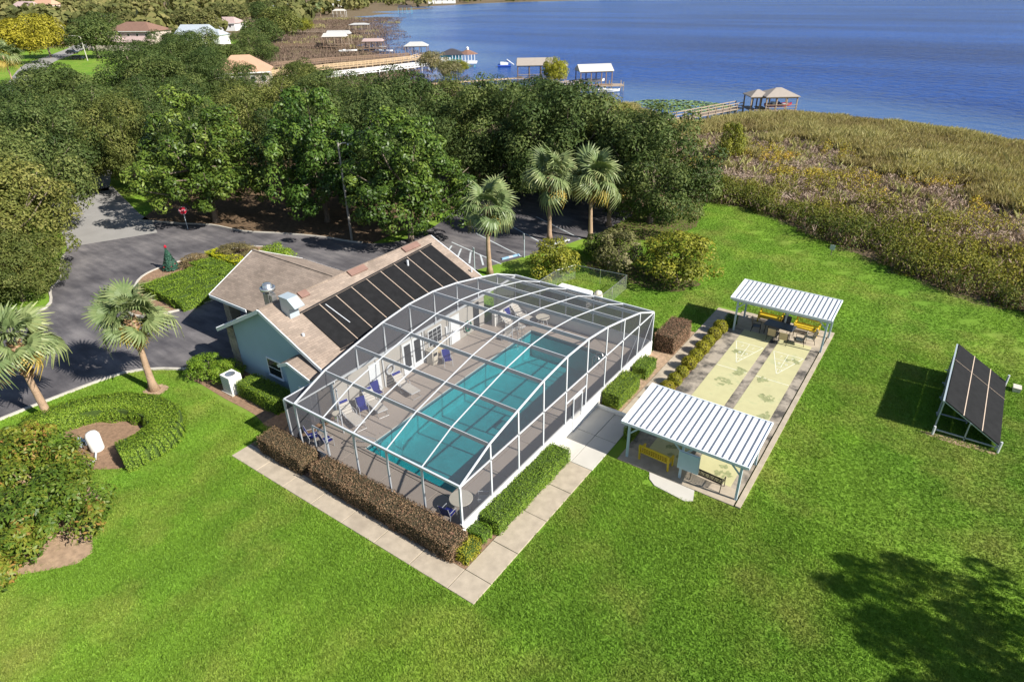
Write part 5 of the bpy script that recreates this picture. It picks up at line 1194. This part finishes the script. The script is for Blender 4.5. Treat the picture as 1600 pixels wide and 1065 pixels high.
# decorated conifer
t = thing('conifer', 'small decorated conifer with red top on the island', 'conifer', (-42.6,11.9,.07)); t.scale = (.56,.56,.56); rb = np.random.default_rng(3)
zz = rb.random(1700)**1.35; rr = (1-zz)*1.25*rb.uniform(.75,1.05,1700); aa = rb.uniform(0,6.28,1700); Pc = np.column_stack([rr*np.cos(aa),rr*np.sin(aa),.25+zz*3.3])
V, F = leaf_quads(rb, Pc, np.column_stack([np.cos(aa),np.sin(aa),.5+0*aa])+rb.normal(size=Pc.shape)*.4, .28, .14); ob('foliage', fast_mesh('foliage', V, F, rb.random(1700)), FOL['xmas'], t)
MB().tube([(0,0,0),(0,0,3.2)],[.1,.03],7).build('trunk', MAT['bark'], t)
MB().lathe([(.02,3.5),(.2,3.6),(.22,3.8),(.05,4.0)],8).build('bow', MAT['red'], t)
rg = random.Random(8)
for k in range(3):
    z = rg.uniform(.5,3.0); r_ = (1-(z-.25)/3.3)*1.25; a_ = rg.uniform(-2.2,.4); MB().lathe([(.02,-.08),(.09,0),(.02,.08)],8).build('bauble', MAT['red'], t).location = (r_*math.cos(a_), r_*math.sin(a_), z)

# cabbage palms
def frond_mesh(seed, pet=1.0, rad=1.0, nseg=26, droop=.35, fol='palm'):
    rng = np.random.default_rng(seed); V = []; F = []; rn = []
    def add(vs): 
        b = len(V); V.extend(vs); F.append((b,b+1,b+2,b+3))
    for s in (-.022,.022): add([(0,s,0),(0,s+.012,.015),(pet,s*.6+.006,.10),(pet,s*.6,.085)]); rn.append(.9)
    for i in range(nseg):
        a_ = (i/(nseg-1)-.5)*R(250); L = rad*(1-.22*abs(i/(nseg-1)-.5)*2)*rng.uniform(.88,1.08); w = .052
        ca, sa = math.cos(a_), math.sin(a_); dx, dy = -sa*w, ca*w; lift = .12*ca
        dz = [0, .03+lift*.2, -.10*L*droop*2, -.75*L*droop*rng.uniform(.7,1.7)]; rr = [.02, .38*L, .72*L, L]; ww = [.25, 1.0, .75, .06]
        fold = .25*w*(1 if i%2 else -1)
        for k in range(3):
            p = [(pet+ca*rr[k]-dx*ww[k], sa*rr[k]-dy*ww[k], .1+dz[k]+fold), (pet+ca*rr[k]+dx*ww[k], sa*rr[k]+dy*ww[k], .1+dz[k]-fold), (pet+ca*rr[k+1]+dx*ww[k+1], sa*rr[k+1]+dy*ww[k+1], .1+dz[k+1]-fold), (pet+ca*rr[k+1]-dx*ww[k+1], sa*rr[k+1]-dy*ww[k+1], .1+dz[k+1]+fold)]
            add(p); rn.append(float(np.clip(.25+.18*k+.35*rng.random(),0,1)))
    me = fast_mesh('frond', np.array(V), np.array(F), np.array(rn)); me.materials.append(FOL[fol]); return me
FR = [frond_mesh(s, 1.05, .98, 24, .32+.2*s) for s in range(4)]; FRD = frond_mesh(9, .9, .85, 22, .9, 'palm_dead')
def palm(label, x, y, ht, seed, sc=1.0, lean=(0,0), nf=30, boots=True, dead=4):
    rg = random.Random(seed); t = thing('palm_tree', label, 'palm tree', (x,y,0), rg.uniform(0,6), 'cabbage palms')
    pts = []; rad = []
    for k in range(9):
        f = k/8; pts.append((lean[0]*f*f+.05*math.sin(f*5+seed), lean[1]*f*f+.04*math.cos(f*4+seed), ht*f-.05)); rad.append(.24-.07*min(1,f*2.2)+(.03 if f > .8 else 0)+(.12*(1-f*8) if k == 0 else 0))
    tr_ = MB().tube(pts, rad, 12).build('trunk', MAT['palm_bark'], t, True); top = Vector(pts[-1])
    if boots:
        for k in range(60):
            f = .58+.42*(k/60); a_ = k*2.4; z = ht*f; c = Vector((lean[0]*f*f, lean[1]*f*f, z)); d = Vector((math.cos(a_), math.sin(a_), 0))
            MB().bar(c+d*.12, c+d*(.30+.1*rg.random())+Vector((0,0,.28)), .13, .04, (d.x*.3,d.y*.3,1)).build('leaf_base', MAT['boot'], tr_)
    for k in range(nf):
        f = k/(nf-1); el = R(80)-R(118)*f**.8+rg.uniform(-.28,.28); a_ = k*2.399+rg.uniform(-.45,.45)
        me = FR[min(3, int(f*4))] if k < nf-dead else FRD
        o = ob('frond', me, None, t); s = sc*rg.uniform(.78,1.2)*(.8 if f < .12 else 1)
        o.matrix_local = Matrix.Translation(top+Vector((0,0,.15*(1-f)))) @ Matrix.Rotation(a_,4,'Z') @ Matrix.Rotation(-el,4,'Y') @ Matrix.Rotation(rg.uniform(-.9,.9),4,'X') @ Matrix.Scale(s,4)
    return t
palm('leftmost cabbage palm at the drive curb, trunk leaning', -27.3,-4.0,4.9,1,1.18)
palm('cabbage palm in a sandy ring beside the drive, near the clubhouse gable', -25.5,1.1,4.75,2,1.15)
palm('cabbage palm beside the clubhouse roof, left of the paired palms', -19.1,26.4,5.6,3,1.3)
palm('left one of the two paired palms behind the bushes', -19.2,36.0,5.9,4,1.42)
palm('right one of the two paired palms, with the straight grey trunk', -16.1,38.2,5.7,5,1.42)
palm('short shaded palm just behind the paired palms', -16.4,42.5,4.4,6,1.5)
palm('far palm at the left edge beside the street', -183,52,8.5,7,2.2, nf=24, boots=False)
palm('distant palm on the far shore lawn, left of a pair', -470,372,8.5,8,2.4, nf=18, boots=False)
palm('distant palm on the far shore lawn, right of a pair', -462,380,8.0,9,2.4, nf=18, boots=False)

# ------------------------------------------------------------------ marsh: reeds, dead brush and shrubs too dense to count
def blades(P, h, w, nb, rng, rbase, spread=.35, lean=.35, rvar=.5):
    n = len(P)*nb; i = np.repeat(np.arange(len(P)), nb); a_ = rng.uniform(0,6.28,n); q = spread*np.sqrt(rng.random(n))
    B = P[i]+np.column_stack([np.cos(a_)*q, np.sin(a_)*q, np.zeros(n)]); b_ = rng.uniform(0,6.28,n); W = np.column_stack([np.cos(b_),np.sin(b_),np.zeros(n)])*w/2
    hh = h[i]*rng.uniform(.65,1.2,n); c_ = rng.uniform(0,6.28,n); l = lean*hh*rng.random(n)**.7
    M = B+np.column_stack([np.cos(c_)*l*.3, np.sin(c_)*l*.3, hh*.6]); T = B+np.column_stack([np.cos(c_)*l, np.sin(c_)*l, hh])
    V = np.stack([B-W, B+W, M+W*.8, T], 1).reshape(-1,3); F = np.arange(4*n).reshape(n,4)
    return V, F, np.clip(rbase[i]+rvar*(rng.random(n)-.5), 0, 1)
def vnoise(P, s, seed):
    r = np.random.default_rng(seed); v = 0
    for k in range(5): f = s*(1.7**k); a_ = r.uniform(0,6.28,3); v = v+np.sin(P[:,0]*f*math.cos(a_[0])+P[:,1]*f*math.sin(a_[0])+a_[1])*np.sin(P[:,1]*f*math.cos(a_[0])-P[:,0]*f*math.sin(a_[0])+a_[2])/(1.35**k)
    return np.clip(v/2.4*.5+.5, 0, 1)
rngm = np.random.default_rng(21)
n = 26000; MP = np.column_stack([rngm.uniform(-48,46,n), rngm.uniform(30,128,n)])
ey = edge_y(MP[:,0]); dlm = lake_d(MP); T_ = (MP[:,1]-ey)/np.maximum(1,(MP[:,1]-ey)+dlm)
ok = (MP[:,1] > ey+.3) & (dlm > -2.5); MP = MP[ok]; T_ = T_[ok]; dlm = dlm[ok]; MZ = np.column_stack([MP, ground_z(MP)])
na, nb_, nc_ = vnoise(MP,.10,1), vnoise(MP,.22,2), vnoise(MP,.5,3)
shrub = (T_+.16*(na-.5) < .10+.09*nb_) | (T_ < .055)
dead = ~shrub & (T_+.6*(na-.5)+.3*(nb_-.5)-.006*(2-MP[:,0]) < .54)
reed = ~shrub & ~dead
def emit(name, label, cat, V, F, rn, m_): tag(ob(name, fast_mesh(name, V, F, rn), m_), label, cat, kind='stuff')
s_ = reed; V, F, rn = blades(MZ[s_], .8+1.5*nb_[s_]*(.5+.5*na[s_]), .055, 34, rngm, .12+.80*nb_[s_]*(.55+.45*nc_[s_]), .6, .55, .4); emit('reed_bed', 'olive and straw coloured reed bed along the lake shore', 'reeds', V, F, rn, FOL['reed'])
def twigs(idx, hmin, hmax, nl, leaf):
    C = MZ[idx]; k = len(C); h = hmin+(hmax-hmin)*nb_[idx]; i = np.repeat(np.arange(k), nl); d = unit(rngm.normal(size=(k*nl,3))+np.array([0,0,.6])); d[:,2] = np.abs(d[:,2])
    P = C[i]+d*np.column_stack([h[i]*.8,h[i]*.8,h[i]])*rngm.uniform(.35,1.05,(k*nl,1)); V, F = leaf_quads(rngm, P, rngm.normal(size=P.shape)+np.array([0,0,.5]), leaf, leaf*.16)
    return V, F, np.clip(.12+.72*na[idx][i]+.4*(rngm.random(k*nl)-.5),0,1)
s_ = np.where(dead)[0]; V, F, rn = twigs(s_, .5, 1.3, 26, .5); emit('dry_brush', 'greyish mauve dead brush in the middle of the marsh', 'brush', V, F, rn, FOL['brush'])
s2 = np.where(dead)[0][::9]; V, F, rn = blades(MZ[s2], .7+.8*nc_[s2], .085, 12, rngm, .2+.5*nb_[s2], .6, .7, .5); emit('grass_tussocks', 'straw tussocks scattered through the dead brush', 'grass', V, F, rn, FOL['reed'])
def shrubs(idx, hmin, hmax, nl, leaf):
    C = MZ[idx].copy(); k = len(C); h = (hmin+(hmax-hmin)*nb_[idx])*np.where(T_[idx] < .09, 1.35, .9); i = np.repeat(np.arange(k), nl); d = unit(rngm.normal(size=(k*nl,3))+np.array([0,0,.5])); d[:,2] = np.abs(d[:,2])
    P = C[i]+d*np.column_stack([h[i]*.62,h[i]*.62,h[i]])*rngm.uniform(.55,1.1,(k*nl,1)); V, F = leaf_quads(rngm, P, d+rngm.normal(size=P.shape)*.5, leaf, leaf*.5)
    return V, F, np.clip((-.1+.72*np.clip(T_[idx]*3.2,0,1)+.55*(vnoise(MP[idx],.16,9)-.25))[i]*(.7+.4*nc_[idx][i])+.35*(rngm.random(k*nl)-.5)+.08,0,1)
i1 = np.where(shrub)[0]; i2 = np.concatenate([i1, np.where((dead|reed)&(vnoise(MP,.3,12)>.56)&(T_<.62))[0]])
i2 = np.concatenate([i1[::2], i2[len(i1)::3]]); V, F, rn = shrubs(i2, .8, 2.3, 110, .22); emit('marsh_shrubs', 'tangle of green, yellow and rust marsh shrubs along the lawn edge', 'shrubs', V, F, rn, FOL['marsh'])
V, F, rn = blades(MZ[i2], .8+.6*nb_[i2], .05, 8, rngm, .1+.5*nc_[i2], .5, .6, .4); emit('marsh_twigs', 'bare twigs and dry stalks among the marsh shrubs', 'brush', V, F, rn, FOL['brush'])
# marsh along the left shore
n = 15000; tq = rngm.random(n); LP = np.column_stack([rngm.uniform(-430,-60,n), rngm.uniform(95,420,n)]); dq = lake_d(LP); okq = (dq > -9) & (dq < np.where(LP[:,0] < -118, 62, 16)); LP = LP[okq]; dq = dq[okq]
zq = ground_z(LP); LZ = np.column_stack([LP, np.maximum(zq, -1.2)]); nq = vnoise(LP,.05,7)
V, F, rn = blades(LZ, .5+.8*nq, .22, 12, rngm, .1+.55*nq, 2.2, .6, .4); emit('shore_reeds', 'brown reed marsh between the long piers', 'reeds', V, F, rn, FOL['shore'])
i3 = np.where(nq > .72)[0]; V, F, rn = blades(LZ[i3], 1.0+.7*nq[i3], .25, 9, rngm, .3+.3*nq[i3], 1.8, .5, .5); emit('shore_grass', 'olive grass clumps among the brown reed marsh', 'grass', V, F, rn, FOL['reed'])
# lily pads off the pier
n = 1500; aq = rngm.uniform(0,6.28,n); rq = np.sqrt(rngm.random(n)); C_ = np.column_stack([-39+rq*np.cos(aq)*11, 119+rq*np.sin(aq)*7, np.full(n, WATER_Z+.02)])
V, F = leaf_quads(rngm, C_, np.tile([0,0,1.],(n,1)), .7, .6, 0); emit('lily_pads', 'green lily pads floating left of the wooden pier', 'lily pads', V, F, rngm.random(n), FOL['lily'])

# ------------------------------------------------------------------ piers, boathouses and boats
def pier(label, pts, w, m, rail_m, zdeck=.45, rail=True, post_sp=2.6, name='pier'):
    t = thing(name, label, 'pier'); mb = MB(); ribbon(mb, pts, w, zdeck-.12, zdeck); mb.build('deck', MAT[m], t)
    P = [Vector(p) for p in pts]
    for side in (-1,1):
        rp = []
        for i, p in enumerate(P):
            d = (P[min(i+1,len(P)-1)]-P[max(i-1,0)]).normalized(); rp.append(p+Vector((-d.y,d.x))*side*(w/2-.06))
        if rail:
            mb = MB()
            for i in range(len(rp)-1):
                for z in (zdeck+.5, zdeck+.98): mb.bar((*rp[i],z),(*rp[i+1],z),.09,.14)
            mb.build('handrail', MAT[rail_m], t)
        for i in range(len(rp)-1):
            n = max(1, round((rp[i+1]-rp[i]).length/post_sp))
            for k in range(n + (i == len(rp)-2)):
                q = rp[i].lerp(rp[i+1], k/n); MB().bar((q.x,q.y,-1.8),(q.x,q.y,zdeck+(1.02 if rail else .1)),.16,.16,(0,1,0)).build('post', MAT[rail_m], t)
    return t
def hip(mb, x0, x1, y0, y1, z, rise, inset, t=.12):
    ym = (y0+y1)/2; a, b, c, d = (x0,y0,z),(x1,y0,z),(x1,y1,z),(x0,y1,z); e, f = (x0+inset,ym,z+rise),(x1-inset,ym,z+rise)
    vs = [a,b,c,d,e,f]+[(p[0],p[1],z-t) for p in (a,b,c,d)]
    return mb.add(vs, [(0,1,5,4),(2,3,4,5),(1,2,5),(3,0,4),(6,7,1,0),(7,8,2,1),(8,9,3,2),(9,6,0,3),(9,8,7,6)])
def boathouse(label, x, y, rz, L, D, eave, rise, inset, roofm, postm, nx=4, deck='wood', zdeck=.45, rail=False):
    t = thing('boathouse', label, 'boathouse', (x,y,0), rz)
    hip(MB(), -L/2,L/2,-D/2,D/2,eave,rise,inset).build('roof', MAT[roofm], t)
    for i in range(nx):
        for s in (-1,1):
            px = -L/2+.35+i*(L-.7)/(nx-1); MB().bar((px,s*(D/2-.35),-1.8),(px,s*(D/2-.35),eave-.05),.2,.2,(0,1,0)).build('post', MAT[postm], t)
    for s in (-1,1): MB().bar((-L/2+.3,s*(D/2-.35),eave-.22),(L/2-.3,s*(D/2-.35),eave-.22),.12,.25).build('beam', MAT[postm], t)
    MB().box(-L/2+.1,L/2-.1,-D/2+.1,-D/2+1.2,zdeck-.14,zdeck).box(-L/2+.1,-L/2+1.5,-D/2+1.21,D/2-.1,zdeck-.14,zdeck).build('dock_deck', MAT[deck], t)
    if rail:
        for z in (zdeck+.5,zdeck+.95): MB().bar((-L/2+.2,-D/2+.2,z),(L/2-.2,-D/2+.2,z),.06,.1).build('rail', MAT[deck], t)
    return t
def boat(label, x, y, z, rz, L, W, col, name='boat', top=None):
    t = thing(name, label, 'boat', (x,y,z), rz); V = []; F = []
    st = [(-.5,.9,.0),(-.2,1,.0),(.15,.95,.02),(.38,.6,.12),(.5,.05,.25)]
    for (u,wf,lf) in st:
        for (yy,zz) in ((-1,.62+lf),(-.8,.1+lf),(0,lf),(.8,.1+lf),(1,.62+lf)): V.append((u*L, yy*wf*W/2, zz*.9))
    for i in range(4):
        for j in range(4): F.append((i*5+j,(i+1)*5+j,(i+1)*5+j+1,i*5+j+1))
    F.append((0,1,2,3,4)); MB().add(V,F).build('hull', MAT[col], t, False)
    MB().add([(V[i*5][0],V[i*5][1]*.93,V[i*5][2]-.12) for i in range(5)]+[(V[i*5+4][0],V[i*5+4][1]*.93,V[i*5+4][2]-.12) for i in range(5)],[(i,i+1,6+i,5+i) for i in range(4)]).build('deck', MAT['white'], t)
    MB().add([(.05*L,-.35*W,.5),(.05*L,.35*W,.5),(-.02*L,.33*W,.95),(-.02*L,-.33*W,.95)],[(0,1,2,3)]).build('windscreen', MAT['glass'], t)
    for s in (-.22,.22): MB().box(-.28*L,-.14*L,s*W-.12*W,s*W+.12*W,.45,.85).build('seat', MAT['house_white'], t)
    if top: MB().slab([(-.3*L,-.42*W,1.9),(.1*L,-.42*W,1.9),(.1*L,.42*W,1.9),(-.3*L,.42*W,1.9)],.06).build('canopy', MAT[top], t)
    return t
RZV = R(35.7)                                    # broadside to the shore view
pier('grey wooden pier with handrails leading to the nearest boathouse', [(-37.5,76),(-34.8,86),(-32.8,93.5),(-29.6,104.5),(-26.6,114.6)], 1.9, 'wood', 'wood', .5, True, 2.1)
boathouse('nearest boathouse with tan hip roof and red boat', -20.6,116.8, RZV, 6.2,5.6,2.9,1.2,2.6,'dock_roof','wood',4,'wood',.5,True)
boathouse('small tan hip roof landing attached to the nearest boathouse', -23.9,115.6, RZV, 4.0,4.6,2.75,.95,1.8,'dock_roof','wood',3,'wood',.5)
boat('red boat on a lift inside the nearest boathouse', -20.2,117.0, .75, RZV, 4.8,1.9,'red')
boathouse('white gable roofed boathouse beside a low dock', -66.5,130.5, RZV+R(8), 8.2,5.6,3.5,1.3,.05,'dock_roof_white','wood_brown',4,'wood_brown',.5)
boat('white boat hanging inside the white roofed boathouse', -66.5,130.6, .8, RZV+R(8), 5.2,1.9,'house_white')
t = thing('low_dock', 'low grey dock platform in front of the white roofed boathouse', 'dock', (-62.5,131.5,0), RZV); box('deck', MAT['wood'], t, -3,3,-2,2,.2,.34)
for sx in (-2.8,0,2.8):
    for sy in (-1.8,1.8): MB().bar((sx,sy,-1.6),(sx,sy,1.1),.16,.16,(0,1,0)).build('post', MAT['wood'], t)
boat('white pontoon skiff moored at the low dock', -61.0,128.0,-.75, RZV, 5.0,1.8,'house_white')
boathouse('tan gable boathouse behind the orange leaved tree', -85.5,134, RZV, 9.5,5.6,3.6,1.5,.2,'dock_roof','wood_brown',4,'wood',.5,True)
boathouse('small tan hip roof landing on the right of the tan gable boathouse', -79.8,136.4, RZV, 4.2,4.6,3.4,1.1,2.0,'dock_roof','wood',3,'wood',.5,True)
pier('pale wooden walkway to the tan gable boathouse', [(-101,112),(-97.4,118),(-92,126),(-88,132)], 1.7, 'wood_tan', 'wood_tan', .45, False, 3)
pier('wooden walkway to the white roofed boathouse', [(-74,108),(-71,118.9),(-68.5,130)], 1.6, 'wood', 'wood', .45, True, 3)
# turquoise boathouse with lantern
t = thing('boathouse', 'turquoise boathouse with dark hip roof and white lantern', 'boathouse', (-128.5,154.5,0), RZV); t.scale = (1,1,.78)
hip(MB(), -5.2,2.6,-3.6,3.6,3.6,1.9,3.4).build('roof', MAT['roof_dark'], t)
MB().lathe([(3.2,3.5),(3.15,3.62),(.35,5.1)],8,(3.6,-.6)).build('turret_roof', MAT['roof_brown'], t); MB().lathe([(.4,5.0),(.4,5.7),(.5,5.72),(.05,6.2)],8,(3.6,-.6)).build('lantern', MAT['house_white'], t)
box('wall', MAT['teal'], t, -4.7,1.6,-2.9,3.1,.5,3.5); box('deck', MAT['house_white'], t, -5.4,6.4,-3.9,3.4,.3,.49)
for k in range(8): MB().bar((-1.0+k*.98,-3.4,.5),(-1.0+k*.98,-3.4,3.5),.2,.2,(0,1,0)).build('post', MAT['house_white'], t)
for k in range(4): box('window', MAT['house_white'], t, -4.4+k*.8,-3.9+k*.8,-3.16,-3.101,1.3,2.7)
for z in (.95,1.45): MB().bar((-1,-3.5,z),(6,-3.5,z),.08,.12).build('rail', MAT['house_white'], t)
for k in range(7): MB().bar((-5+k*1.8,-3.5,-1.8),(-5+k*1.8,-3.5,.3),.2,.2,(0,1,0)).build('pile', MAT['teal'], t)
pier('white painted pier running to the turquoise boathouse', [(-138.5,97),(-136.2,104),(-133.2,119),(-131,134),(-129,150)], 2.0, 'house_white', 'house_white', .55, True, 2.6)
pier('cream new-wood pier with arched braces, left of the white pier', [(-152,96),(-149.5,103),(-148.2,121),(-144.5,136),(-143,150),(-146,157)], 2.2, 'wood_tan', 'wood_tan', .9, True, 2.8)
pier('long dark brown pier, leftmost of the three', [(-172,108),(-168,118),(-164.5,135),(-157,149),(-152,158)], 2.2, 'wood_brown', 'wood_mid' if 'wood_mid' in MAT else 'wood_brown', .8, True, 2.8)
boathouse('grey roofed boathouse with red brown walls beside a russet tree', -155,165, RZV, 8.2,5.2,3.6,1.2,2.0,'dock_roof_grey','wood_brown',4,'wood_brown',.6,True)
boathouse('small twin gabled boathouse, nearer white roof, in the brown marsh', -214,180, RZV, 9.5,6,4.2,1.2,.3,'dock_roof_white','wood_brown',4,'wood_brown',.6,True)
boathouse('small twin gabled boathouse, farther pale roof, in the brown marsh', -223,190, RZV, 10,6,4.4,1.2,.3,'dock_roof_grey','wood',4,'wood',.6)
boathouse('low brown roofed boat shelter beside a white boat', -193,181, RZV, 8,6,3.0,.9,.5,'roof_mauve','wood_brown',4,'wood_brown',.5)
boat('white boat moored beside the low brown shelter', -198,172,-.4, RZV+.2, 7,2.4,'house_white')
boat('white boat under a canopy by the brown shelter', -184,178,-.4, RZV-.3, 7,2.4,'house_white', top='dock_roof_grey')
boathouse('grey flat roofed boathouse on the open water side of the marsh', -277,252, RZV, 10.5,6.5,4.2,.7,2.4,'dock_roof_grey','wood',4,'wood_brown',.6,True)
boathouse('distant white roofed boathouse with long walkway by the shore lawn', -470,408, RZV, 11,7,4.6,1.3,2,'dock_roof_white','house_white',4,'wood_brown',.6,True)
boathouse('distant dark boathouse standing alone off the point', -470,490, RZV, 13,8,5,1.6,.3,'roof_dark','teal',4,'wood',.6)
pier('distant brown walkway left of the white roofed boathouse', [(-515,400),(-495,404),(-474,408)], 2.4, 'wood_brown', 'wood_brown', .7, True, 5)
pier('thin grey pier through the marsh to the flat roofed boathouse', [(-345,225),(-310,238),(-279,250)], 2.0, 'wood', 'wood', .7, True, 5)
pier('brown pier through the marsh to the twin gabled boathouse', [(-262,150),(-238,166),(-217,178)], 2.0, 'wood_brown', 'wood_brown', .7, True, 4)
t = thing('water_slide_float', 'blue and white inflatable float on the lake', 'float', (-114,160,WATER_Z), RZV)
MB().tube([(-2,-1,.3),(2,-1,.3)],.4,8).tube([(-2,1,.3),(2,1,.3)],.4,8).build('tubes', MAT['seat_blue'], t); box('platform', MAT['house_white'], t, -1.2,1.2,-1.2,1.2,.6,1.3); MB().bar((.8,0,2.1),(3.0,0,.6),.9,.15).build('slide', MAT['house_white'], t); MB().bar((1.0,0,.5),(1.0,0,2.0),.5,.5,(0,1,0)).build('tower', MAT['seat_blue'], t)

# ------------------------------------------------------------------ houses, street lamps and cars of the neighbourhood
def far_house(label, x, y, rz, L, D, h, rise, inset, wallm, roofm, wings=(), nwin=5):
    t = thing('house', label, 'house', (x,y,0), rz)
    MB().box(-L/2,L/2,-D/2,D/2,0,h).build('wall', MAT[wallm], t); hip(MB(), -L/2-.6,L/2+.6,-D/2-.6,D/2+.6,h+.12,rise,inset).build('roof', MAT[roofm], t)
    MB().bar((-L/2-.6,-D/2-.63,h),(L/2+.6,-D/2-.63,h),.06,.25).build('fascia', MAT['house_white'], t)
    for k in range(nwin):
        wx = -L/2+(k+.5)*L/nwin; w = MB().box(wx-.6,wx+.6,-D/2-.06,-D/2-.001,h-2.1,h-.75).build('window', MAT['house_white'], t); MB().box(wx-.5,wx+.5,-D/2-.09,-D/2-.061,h-2.0,h-.85).build('pane', MAT['glass'], w)
    d = MB().box(-.5,.5,-D/2-.08,-D/2-.001,0,2.1).build('door', MAT['wood_brown'], t)
    for (wx0,wx1,wy0,wy1,wh,wr,rm) in wings:
        MB().box(wx0,wx1,wy0,wy1,0,wh).build('wing_wall', MAT[wallm], t); hip(MB(), wx0-.5,wx1+.5,wy0-.5,wy1+.5,wh+.1,wr,min(2.5,(wx1-wx0)/2.5)).build('wing_roof', MAT[rm], t)
    return t
far_house('large two storey house with brown hip roof and mauve lower roofs', -289,139, R(24), 21,13,7.0,3.2,6.5,'house_tan','roof_brown', ((-15,-1,-11,-6.6,3.2,2.2,'roof_mauve'),(-1,11,-10,-6.6,3.2,2.0,'roof_mauve'),(-20,-11,-8,4,3.2,2.4,'roof_mauve')))
far_house('white house with pale grey roof right of the brown roofed one', -286,163, R(28), 13,13,4.5,3.6,.3,'house_white','roof_grey', ((6,13,-5,4,4.0,2.2,'roof_grey'),))
far_house('peach roofed house half hidden by trees near the piers', -139,86, R(50), 12,10,4.0,3.4,4.5,'house_pink','roof_peach')
far_house('white house with pale metal roof behind the round dark tree', -452,206, R(20), 24,14,4.6,4.2,3,'house_white','roof_grey', ((10,19,-9,5,4.2,2.8,'dock_roof_white'),))
far_house('low house with pale pink roof behind the grey roofed house', -385,236, R(28), 30,14,4.0,3.2,4,'house_white','roof_mauve')
far_house('grey roofed house on the far shore beside distant palms', -600,446, R(35), 24,14,5.0,4,4,'house_white','roof_grey')
far_house('long white house at the top edge on the far shore', -745,662, R(38), 46,16,6.0,5,5,'house_white','roof_grey', nwin=7)
far_house('far house with orange roof at the top left corner', -1100,430, R(25), 34,20,8.0,7,6,'house_pink','roof_peach')
far_house('far house with pale roof at the top left corner edge', -900,330, R(25), 30,18,8.0,6,6,'house_tan','roof_mauve')
far_house('small pale house at the end of the far shore', -690,800, R(40), 40,16,5.0,4,4,'house_white','roof_mauve')
def street_lamp(label, x, y, h, rz):
    t = thing('street_lamp', label, 'street lamp', (x,y,0), rz); MB().tube([(0,0,0),(0,0,h)],[.16,.11],8).build('pole', MAT['curb'], t)
    MB().tube([(0,0,h-.1),(-.8,0,h+.35),(-3.2,0,h+.5)],.09,6).build('arm', MAT['curb'], t); MB().box(-4.3,-3.1,-.22,.22,h+.4,h+.62).build('lamp_head', MAT['galv'], t); return t
street_lamp('nearer street lamp with long arm, above the wide dark oak', -255,101,7.6,R(30)); street_lamp('farther street lamp with long arm, left of the nearer one', -332,128,8.4,R(30))
def car(label, x, y, rz, m):
    t = thing('car', label, 'car', (x,y,.04), rz)
    MB().prismY([(-2.2,.35),(2.2,.35),(2.25,.75),(1.3,.95),(-1.9,1.0),(-2.25,.8)], -.9,.9).build('body', MAT[m], t); MB().prismY([(-1.75,1.0),(1.1,.96),(.45,1.45),(-1.25,1.48)], -.78,.78).build('cabin', MAT['glass'], t)
    MB().slab([(-1.22,-.76,1.5),(.42,-.76,1.47),(.42,.76,1.47),(-1.22,.76,1.5)],.04).build('roof', MAT[m], t)
    for wx in (-1.35,1.35):
        for s in (-.92,.92): MB().add(*(lambda V,F:(V,F))([(wx+.33*math.cos(a*math.pi/6), s+d, .33+.33*math.sin(a*math.pi/6)) for d in (-.1,.1) for a in range(12)], [(k,(k+1)%12,12+(k+1)%12,12+k) for k in range(12)]+[tuple(range(11,-1,-1)),tuple(range(12,24))])).build('wheel', MAT['tyre'], t)
    return t
car('silver blue car parked at the left edge below the far palm', -186,50.5, R(28), 'car_blue'); car('dark car parked in tree shade below the street lamps', -262,101, R(30), 'car_dark'); car('dark car on the drive between the yellow trees', -292,112, R(35), 'car_dark')
